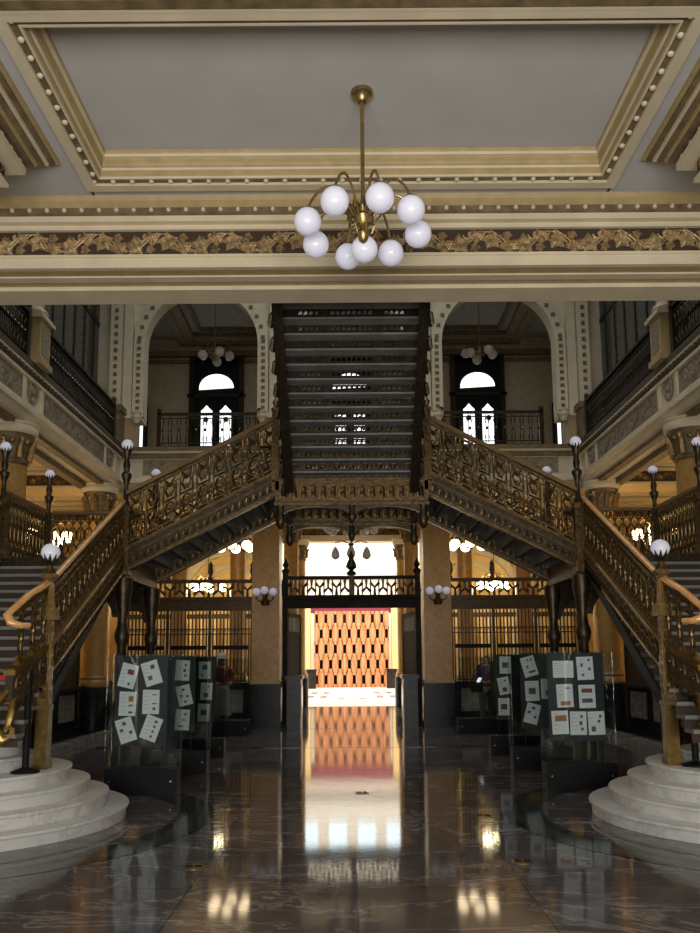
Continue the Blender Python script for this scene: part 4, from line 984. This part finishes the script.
for sx in (-1, 1):
    t = thing('slatted_partition', 'lit golden slatted partition inside the %s counter hall' % SIDE[sx], 'partition', (sx*4.9, 25.9, 0), 0, 'slatted partitions')
    for k in range(24): MB().box(-2.3+k*.2-.05, -2.3+k*.2+.05, -.03, .03, .08, 3.0).build('slat', ('yellow', 'cream', 'yellow', 'ochre')[k % 4], t)
    MB().box(-2.4, 2.4, -.05, .05, 2.9, 3.05).box(-2.4, 2.4, -.05, .05, 0, .1).build('frame_rail', 'lattice', t)
# centre lattice lintel over the passage
t = thing('lattice_lintel', 'dark timber lintel with gilt lattice band over the passage doorway', 'lintel', (0, 19.4, 2.8))
MB().box(-1.65, 1.65, -.1, .1, 0, .27).box(-1.67, 1.67, -.15, .15, .24, .31).box(-1.65, 1.65, -.07, .07, .70, .78).build('lintel_beam', 'darkwood', t)
q = MB(); lattice_band(q, -1.68, -.06, .31, .70, 0, .2); lattice_band(q, .06, 1.68, .31, .70, 0, .2); q.build('lattice_band', 'lattice', t)
MB().box(-.06, .06, -.08, .08, .3, .8).lathe([(.1, .8), (.12, .86), (.05, .92), (.14, 1.0), (.10, 1.12), (.06, 1.2), (.07, 1.26), (.004, 1.42)], n=12).build('finial', 'iron', t, True)
for sx in (-1, 1):
    MB().box(sx*1.54, sx*1.67, -.09, .09, -2.8, .85).lathe([(.08, .85), (.1, .92), (.04, .98), (.08, 1.06), (.004, 1.22)], sx*1.60, 0, 0, 10).build('jamb_post', 'darkwood', t, True)
    # door leaf folded back, running away from the camera
    d = thing('gate_leaf', 'dark slatted gate leaf standing open at the %s of the passage' % SIDE[sx], 'gate', (sx*1.56, 19.5, 0), sx*math.radians(9), 'passage gate leaves')
    MB().box(-.03, .03, 0, .06, .02, 2.7).box(-.03, .03, 1.34, 1.4, .02, 2.7).box(-.03, .03, 0, 1.4, 2.62, 2.72).box(-.03, .03, 0, 1.4, 2.18, 2.26).box(-.03, .03, 0, 1.4, .02, .2).build('leaf_frame', 'darkwood', d)
    MB().box(-.015, .015, .06, 1.34, .2, 2.18).build('leaf_panel', 'darkwood', d)
    q = MB()
    for k in range(9): q.box(-.014, .014, .12+k*.14, .17+k*.14, 2.26, 2.62)
    q.build('leaf_slats', 'lattice', d)
    c = thing('marble_pedestal', 'black marble pedestal with pale stone panel at the %s edge of the passage' % SIDE[sx], 'pedestal', (sx*1.34, 19.02, 0), 0, 'passage pedestals')
    MB().box(-.16, .16, -.5, .25, 0, 1.12).box(-.2, .2, -.54, .3, 1.12, 1.2).build('pedestal_body', 'bmarble', c)
    MB().box(-sx*.16, -sx*.175, -.4, .15, .25, 1.0).build('stone_panel', 'gmarble', c)

# a thin arched lattice also hangs across the upper edge of the rear bays
# ================================================================ PATIO OBJECTS
t = thing('wooden_screen', 'tall orange wooden screen with staggered slots standing in the bright patio', 'screen', (.03, 46.2, 0))
Wd, Hh = 4.3, 4.35
ncol = 16; cw = Wd/ncol; rows = 5; rh = Hh/rows
q = MB()
for r_ in range(rows):
    z0 = r_*rh
    for c in range(ncol):
        x0 = -Wd/2+c*cw
        slot = (c+r_) % 2 == 0
        off = .05 if (c % 3) else 0
        if slot:
            q.box(x0, x0+cw, -off, .12, z0, z0+rh*.22); q.box(x0, x0+cw, -off, .12, z0+rh*.80, z0+rh)
            q.box(x0, x0+cw*.16, -off, .12, z0, z0+rh); q.box(x0+cw*.84, x0+cw, -off, .12, z0, z0+rh)
        else: q.box(x0, x0+cw*.985, -off-.02, .12, z0, z0+rh*.985)
q.build('timber_face', 'wood', t)
MB().box(-Wd/2+.02, Wd/2-.02, .5, .56, 0, Hh).build('backing', 'darkwood', t)
q = MB()
for x in (-Wd/2, Wd/2-.06): q.box(x, x+.06, .12, .56, 0, Hh)
q.build('side_board', 'wood', t)
bn = MB().box(-2.7, 2.7, 47.3, 47.36, 4.3, 5.35).build('maroon_banner', 'maroon'); tag(bn, 'long maroon cloth band above the wooden screen in the patio', 'banner')
for sx in (-1, 1):
    t = thing('patio_pillar', 'yellow lit patio pillar beside the wooden screen, on its %s' % SIDE[sx], 'pillar', (sx*2.62, 46.9, 0), 0, 'patio pillars')
    MB().box(-.26, .26, -.3, .3, 1.0, 5.0).build('shaft', 'yellow', t)
    MB().box(-.3, .3, -.34, .34, 0, 1.0).build('plinth', 'bmarble', t)
    MB().box(-.32, .32, -.36, .36, 5.0, 5.3).build('capital', 'gold', t)
    p = thing('crowd_barrier', 'dark low desk near the patio pillar on the %s' % SIDE[sx], 'desk', (sx*2.35, 44.6, 0), 0, 'patio desks')
    MB().box(-.45, .45, -.3, .3, .98, 1.05).build('desk_top', 'black', p)
    MB().box(-.4, .4, -.25, .25, .0, .98).build('desk_body', 'darkwood', p)

# ================================================================ DISPLAY CASES WITH SHEETS
def sheet(lab, x, y, z, w_, h_, rot, marks, grp):
    t = thing('paper_sheet', lab, 'sheet', (x, y, z), 0, grp); t.rotation_euler = (0, math.radians(rot), 0)
    MB().box(-w_/2, w_/2, -.002, .002, -h_/2, h_/2).build('paper', 'paper', t)
    q = MB()
    for k in range(5):
        zz = h_/2-.03-k*(h_-.05)/5
        q.box(-w_/2+.02, -w_/2+.02+w_*(.35 if k % 2 else .28), -.0035, -.002, zz-.004, zz)
    q.build('text_lines', 'ink', t)
    for (mx, mz, mw, mh, mm) in marks:
        MB().box(mx-mw/2, mx+mw/2, -.005, -.002, mz-mh/2, mz+mh/2).build('printed_stamp', mm, t)
    return t
G = 's_grey'
def stamps(kind):
    return {
    'a': [(.02, .05, .075, .06, 's_red'), (.03, -.09, .03, .03, G)],
    'b': [(.03, .07, .05, .05, 's_teal'), (-.03, -.05, .05, .05, G)],
    'c': [(.04, .06, .055, .065, 's_orange'), (.04, -.02, .05, .018, G), (.04, -.10, .05, .022, G)],
    'd': [(.04, .085, .05, .012, 's_blue'), (.04, -.02, .05, .015, G), (.04, -.08, .035, .035, G)],
    'e': [(.0, .08, .045, .04, G), (-.05, .01, .04, .04, 's_blue'), (.05, -.04, .035, .035, 's_teal')],
    'f': [(.03, .09, .04, .03, 's_blue'), (.03, .03, .025, .03, G), (.03, -.03, .025, .03, G), (.03, -.09, .025, .03, G)],
    'g': [(.04, .08, .03, .03, G), (.03, .0, .035, .045, G), (.045, -.07, .03, .035, G)],
    'h': [(.0, .08, .04, .035, G), (-.04, .0, .035, .035, 's_blue'), (.04, -.02, .035, .03, G), (.0, -.09, .035, .03, G)],
    'i': [(.04, .08, .03, .035, G), (.02, .0, .04, .02, G), (-.02, -.09, .08, .025, G)],
    'j': [(.0, .05, .08, .08, 's_teal'), (-.04, -.08, .03, .03, G)],
    'k': [(.03, .08, .03, .03, G), (.0, -.06, .07, .07, G)],
    'l': [(.0, .0, .1, .09, G)],
    'm': [(.04, .09, .06, .015, 's_blue'), (.0, -.09, .12, .05, 's_orange')],
    'n': [(.0, .07, .13, .05, 's_red'), (.0, -.05, .13, .05, G)],
    'o': [(.01, .05, .14, .07, 's_orange')],
    'p': [(.05, .1, .03, .03, G), (-.04, .04, .03, .035, 's_blue'), (.05, -.01, .03, .035, 's_blue'), (-.03, -.08, .03, .03, G)],
    'q': [(.05, .08, .03, .035, G), (.03, .02, .03, .035, G), (-.04, -.07, .05, .06, G)],
    'r': [(.05, .09, .02, .04, G), (.0, .09, .02, .03, G), (-.03, .0, .03, .03, 's_blue'), (.02, -.08, .1, .03, G)],
    's': []}[kind]
def case(lab, x, y, rz, W=.84, D=.26, bx=(-.27, .27), bz_=(.56, 1.62), H=1.64, grp='glass display cases'):
    t = thing('display_case', lab, 'display case', (x, y, 0), rz, grp)
    MB().box(-W/2, W/2, -D/2, D/2, 0, .31).build('base', 'black', t)
    for s in (-1, 1): MB().lathe([(.011, 0), (.011, .01)], n=8, ).build('screw', 'steel', t, True).matrix_local = Matrix.Translation((s*(W/2-.06), -D/2, .16)) @ Matrix.Rotation(PI/2, 4, 'X')
    for s in (-1, 1):
        MB().box(-W/2, W/2, s*(D/2-.004)-.004, s*(D/2-.004)+.004, .31, H).build('glass_pane', 'cglass', t)
    MB().box(bx[0], bx[1], -.012, .012, bz_[0], bz_[1]).build('display_board', 'board', t)
    q = MB()
    for x_ in (bx[0]+.05, bx[1]-.05): q.box(x_-.01, x_+.01, -.01, .01, .31, bz_[0])
    q.build('board_stand', 'black', t)
    return t
case('glass display case with six paper sheets nearest the left steps', -2.50, 9.72, 0, bx=(-.36, .27))
L_ = [(-2.70, 1.38, 14, 'a', 'tilted sheet with red stamp at top left'), (-2.42, 1.41, -17, 'b', 'tilted sheet with teal and grey stamps at top right'), (-2.70, 1.05, 2, 'c', 'upright sheet with orange stamp in the middle row left'), (-2.42, 1.07, 1, 'd', 'upright sheet in the middle row right'), (-2.71, .74, -18, 'e', 'tilted sheet with three stamps at bottom left'), (-2.41, .76, 20, 'f', 'tilted sheet with column of stamps at bottom right')]
for x, z, r, k, l in L_: sheet(l+' of the nearest left display board', x, 9.70, z, .20, .285, r, stamps(k), 'sheets on the nearest left board')
case('glass display case second from the left steps, three sheets showing', -2.46, 11.5, 0, bx=(-.28, .22))
for x, z, r, k, l in ((-2.42, 1.42, 3, 'g', 'top'), (-2.39, 1.07, -13, 'h', 'tilted middle'), (-2.41, .73, 3, 'i', 'bottom')): sheet(l+' paper sheet on the second left display board', x, 11.48, z, .20, .285, r, stamps(k), 'sheets on the second left board')
case('glass display case third in the left row', -2.50, 13.25, 0, bx=(-.25, .25))
for x, z, r, k, l in ((-2.42, 1.40, 0, 'j', 'top teal stamped'), (-2.39, 1.06, 3, 'k', 'middle'), (-2.43, .72, 2, 'l', 'bottom grey picture')): sheet(l+' paper sheet on the third left display board', x, 13.23, z, .19, .28, r, stamps(k), 'sheets on the third left board')
case('low dark glass case farthest back in the left row', -2.80, 17.2, 0, W=1.25, D=.6, bx=(-.5, -.1), H=1.60, bz_=(.5, 1.5))
case('glass display case with seven sheets nearest the right steps', 2.72, 9.92, 0, bx=(-.34, .34))
R_ = [(2.57, 1.42, 0, 's', 'wide blank text sheet at top left', .25, .205), (2.84, 1.43, -2, 'p', 'sheet with four small blue stamps at top right', .20, .28), (2.58, 1.10, -2, 'm', 'sheet with orange strip in the middle row left', .20, .28), (2.85, 1.09, -1, 'n', 'sheet with dark red block in the middle row right', .20, .28), (2.51, .78, -2, 'o', 'sheet with orange picture at bottom left', .20, .28), (2.73, .77, 0, 'g', 'sheet with small stamps at bottom centre', .20, .28), (2.95, .77, -2, 'q', 'sheet with grey stamps at bottom right', .20, .28)]
for x, z, r, k, l, a, b in R_: sheet(l+' of the nearest right display board', x, 9.90, z, a, b, r, stamps(k), 'sheets on the nearest right board')
case('glass display case second from the right steps, three sheets showing', 2.68, 11.7, 0, bx=(-.26, .3))
for x, z, r, k, l in ((2.55, 1.44, -15, 'r', 'tilted top left'), (2.58, 1.09, -2, 'l', 'middle left'), (2.57, .77, 15, 'e', 'tilted bottom left'), (2.81, 1.12, 0, 'k', 'partly hidden right')): sheet(l+' paper sheet on the second right display board', x, 11.68, z, .20, .285, r, stamps(k), 'sheets on the second right board')
case('glass display case third in the right row', 2.66, 13.4, 0, bx=(-.3, .2))
for x, z, r, k, l in ((2.53, 1.45, 0, 'l', 'top'), (2.50, 1.11, -10, 'k', 'tilted middle'), (2.49, .77, 0, 'l', 'bottom')): sheet(l+' paper sheet on the third right display board', x, 13.38, z, .19, .28, r, stamps(k), 'sheets on the third right board')
case('low dark glass case farthest back in the right row', 2.85, 17.3, 0, W=1.25, D=.6, bx=(.1, .5), H=1.60, bz_=(.5, 1.5))

# ================================================================ STANCHIONS, DRAINS
for sx in (-1, 1):
    x0, y0 = (-3.10, 7.72) if sx < 0 else (3.27, 7.86)
    t = thing('barrier_post', 'black retractable belt post on the top marble step, %s stair' % SIDE[sx], 'barrier post', (x0, y0, .52), 0, 'belt barrier posts')
    MB().lathe([(.13, 0), (.13, .015), (.06, .04), (.032, .05)], n=28).build('base', 'black', t, True)
    MB().lathe([(.032, .04), (.032, .86), (.036, .87), (.036, .96), (.03, .965)], n=18).build('pole', 'black', t, True)
    b = MB().box(x0+sx*.03, x0+sx*1.55, y0-.003, y0+.003, 1.38, 1.43).build('barrier_belt', 'red'); tag(b, 'red belt stretched across the foot of the %s stair' % SIDE[sx], 'belt', 'red barrier belts')
    t2 = thing('barrier_post', 'black belt post at the outer end of the red belt, %s stair' % SIDE[sx], 'barrier post', (x0+sx*1.58, y0, .52), 0, 'belt barrier posts')
    MB().lathe([(.13, 0), (.13, .015), (.06, .04), (.032, .05)], n=28).build('base', 'black', t2, True)
    MB().lathe([(.032, .04), (.032, .86), (.036, .87), (.036, .96), (.03, .965)], n=18).build('pole', 'black', t2, True)
for i, (x, y, l) in enumerate(((-1.23, 6.32, 'near left'), (-1.33, 8.72, 'beside the left floor ring'), (1.28, 6.41, 'near right'), (1.28, 8.23, 'beside the right floor ring'), (.09, 9.68, 'in the middle of the bright reflection'))):
    t = thing('floor_outlet', 'small round brass floor outlet %s' % l, 'floor outlet', (x, y, .0), 0, 'brass floor outlets')
    MB().lathe([(.085, 0), (.085, .006), (.075, .008)], n=20).build('rim', 'newel', t, True)
    MB().lathe([(.03, .008), (.03, .012)], -.035, 0, 0, 12).lathe([(.03, .008), (.03, .012)], .035, 0, 0, 12).build('cap', 'black', t, True)

# ================================================================ PEOPLE
def skin_mesh(name, pts, edges, radii, m, parent, root=0, sub=2):
    me = bpy.data.meshes.new(name); me.from_pydata(pts, edges, [])
    o = bpy.data.objects.new(name, me); C.objects.link(o); o.parent = parent
    me.materials.append(M_[m])
    md = o.modifiers.new('skin', 'SKIN'); md.use_smooth_shade = True
    if not me.skin_vertices: me.attributes  # skin layer is made by the modifier
    for i, v in enumerate(me.skin_vertices[0].data):
        r = radii[i]; v.radius = r if isinstance(r, tuple) else (r, r); v.use_root = (i == root)
    s = o.modifiers.new('sub', 'SUBSURF'); s.levels = sub; s.render_levels = sub
    return o
def person(lab, loc, rz, top, bottom, hairm, cap=False, skirt=False):
    t = thing('person', lab, 'person', loc, rz)
    # body joints (facing -Y), 1.66 m tall
    P = []; E = []; R = []
    def j(p, r, frm=None):
        P.append(p); R.append(r)
        if frm is not None: E.append((frm, len(P)-1))
        return len(P)-1
    pel = j((0, 0, .92), (.15, .11)); wst = j((0, .01, 1.06), (.125, .09), pel); chs = j((0, .01, 1.24), (.15, .105), wst); sho = j((0, .0, 1.36), (.11, .08), chs)
    nk = j((0, -.01, 1.44), .048, sho); hd = j((-.01, -.03, 1.53), .078, nk); hd2 = j((-.01, -.03, 1.59), .08, hd)
    j((-.01, -.10, 1.505), .03, hd)   # chin and nose side of the face
    hands = []
    for s in (-1, 1):
        a = j((s*.17, 0, 1.36), .05, sho); b = j((s*.22, .02, 1.12), .042, a)
        c = j((s*.12, -.20, 1.02), .032, b); d = j((s*.07, -.27, 1.04), (.036, .018), c); hands.append((s, d))
        for k, (dx, dl) in enumerate(((-.024, .06), (-.008, .07), (.008, .066), (.024, .052))):
            f1 = j((s*.06+dx, -.30, 1.055), .0085, d); j((s*.055+dx, -.30-dl*.35, 1.055+dl*.25), .008, f1)
        j((s*.03, -.27, 1.075), .009, d)
        h = j((s*.09, 0, .86), (.085, .09), pel); kn = j((s*.10, -.01, .48), .055, h); an = j((s*.11, .02, .09), .036, kn)
        ft = j((s*.12, -.07, .04), (.042, .035), an); j((s*.125, -.15, .03), (.036, .025), ft)
    skin_mesh('body', P, E, R, 'skin', t)
    # clothing shells a little wider than the body
    tp = [(0, 0, .90), (0, .01, 1.06), (0, .01, 1.24), (0, 0, 1.37)]; te = [(0, 1), (1, 2), (2, 3)]; tr = [(.175, .135), (.15, .115), (.172, .128), (.12, .09)]
    for s in (-1, 1):
        n0 = len(tp); tp += [(s*.175, 0, 1.365), (s*.225, .02, 1.12), (s*.15, -.14, 1.035)]; te += [(3, n0), (n0, n0+1), (n0+1, n0+2)]; tr += [.062, .055, .045]
    skin_mesh('blouse', tp, te, tr, top, t)
    if skirt:
        MB().lathe([(.21, .34), (.205, .5), (.18, .8), (.15, .98), (.13, 1.0)], n=20).build('skirt', bottom, t, True)
    else:
        lp = [(0, 0, .93)]; le = []; lr = [(.17, .13)]
        for s in (-1, 1):
            n0 = len(lp); lp += [(s*.09, 0, .84), (s*.10, -.01, .48), (s*.11, .02, .14)]; le += [(0, n0), (n0, n0+1), (n0+1, n0+2)]; lr += [(.10, .105), .075, .065]
        skin_mesh('trousers', lp, le, lr, bottom, t)
    q = MB()
    for s in (-1, 1): q.sphere((s*.115, -.08, .045), .052, 12, 8, .75)
    q.T = None; q.build('shoes', 'black', t, True)
    hp = [(-.01, .02, 1.62), (-.01, .06, 1.55), (0, .07, 1.42), (0, .07, 1.30)]
    skin_mesh('hair', hp, [(0, 1), (1, 2), (2, 3)], [.10, .095, (.10, .06), (.07, .04)], hairm, t)
    q = MB()
    for s in (-1, 1): q.sphere((-.01+s*.032, -.108, 1.57), .009, 8, 6)
    q.build('eyes', 'black', t, True)
    MB().sphere((-.01, -.115, 1.545), .013, 8, 6).build('nose', 'skin', t, True)
    if cap: MB().lathe([(.115, 1.60), (.112, 1.64), (.09, 1.70), (.04, 1.735), (.005, 1.74)], -.01, -.01, 0, 18).build('cap', 'whitecap', t, True)
    return t
person('person in a purple blouse and grey trousers looking down at a phone', (3.02, 18.25, 0), math.radians(-35), 'blouse', 'greycloth', 'hair')
ph = MB().box(-.04, .04, -.006, .006, -.07, .07).build('mobile_phone', emis('phone_screen', (.9, .95, 1), .9)); ph.location = (2.82, 17.98, 1.09); ph.rotation_euler = (math.radians(-50), 0, math.radians(-35)); tag(ph, 'bright phone held in the hands of the person in purple', 'phone')
bg = thing('shoulder_bag', 'dark shoulder bag hanging at the hip of the person in purple', 'bag', (2.84, 18.22, .95), math.radians(-35))
MB().box(-.13, .13, -.12, -.05, -.13, .1).build('bag_body', 'black', bg)
MB().tube([(-.12, -.08, .1), (-.06, -.1, .3), (.05, -.06, .47), (.15, .02, .52)], .01, 6).build('strap', 'black', bg, True)
person('person in a pale cap and dark red top behind the far left glass case', (-2.92, 18.2, 0), math.radians(20), 'redtop', 'palecloth', 'hair', True, True)
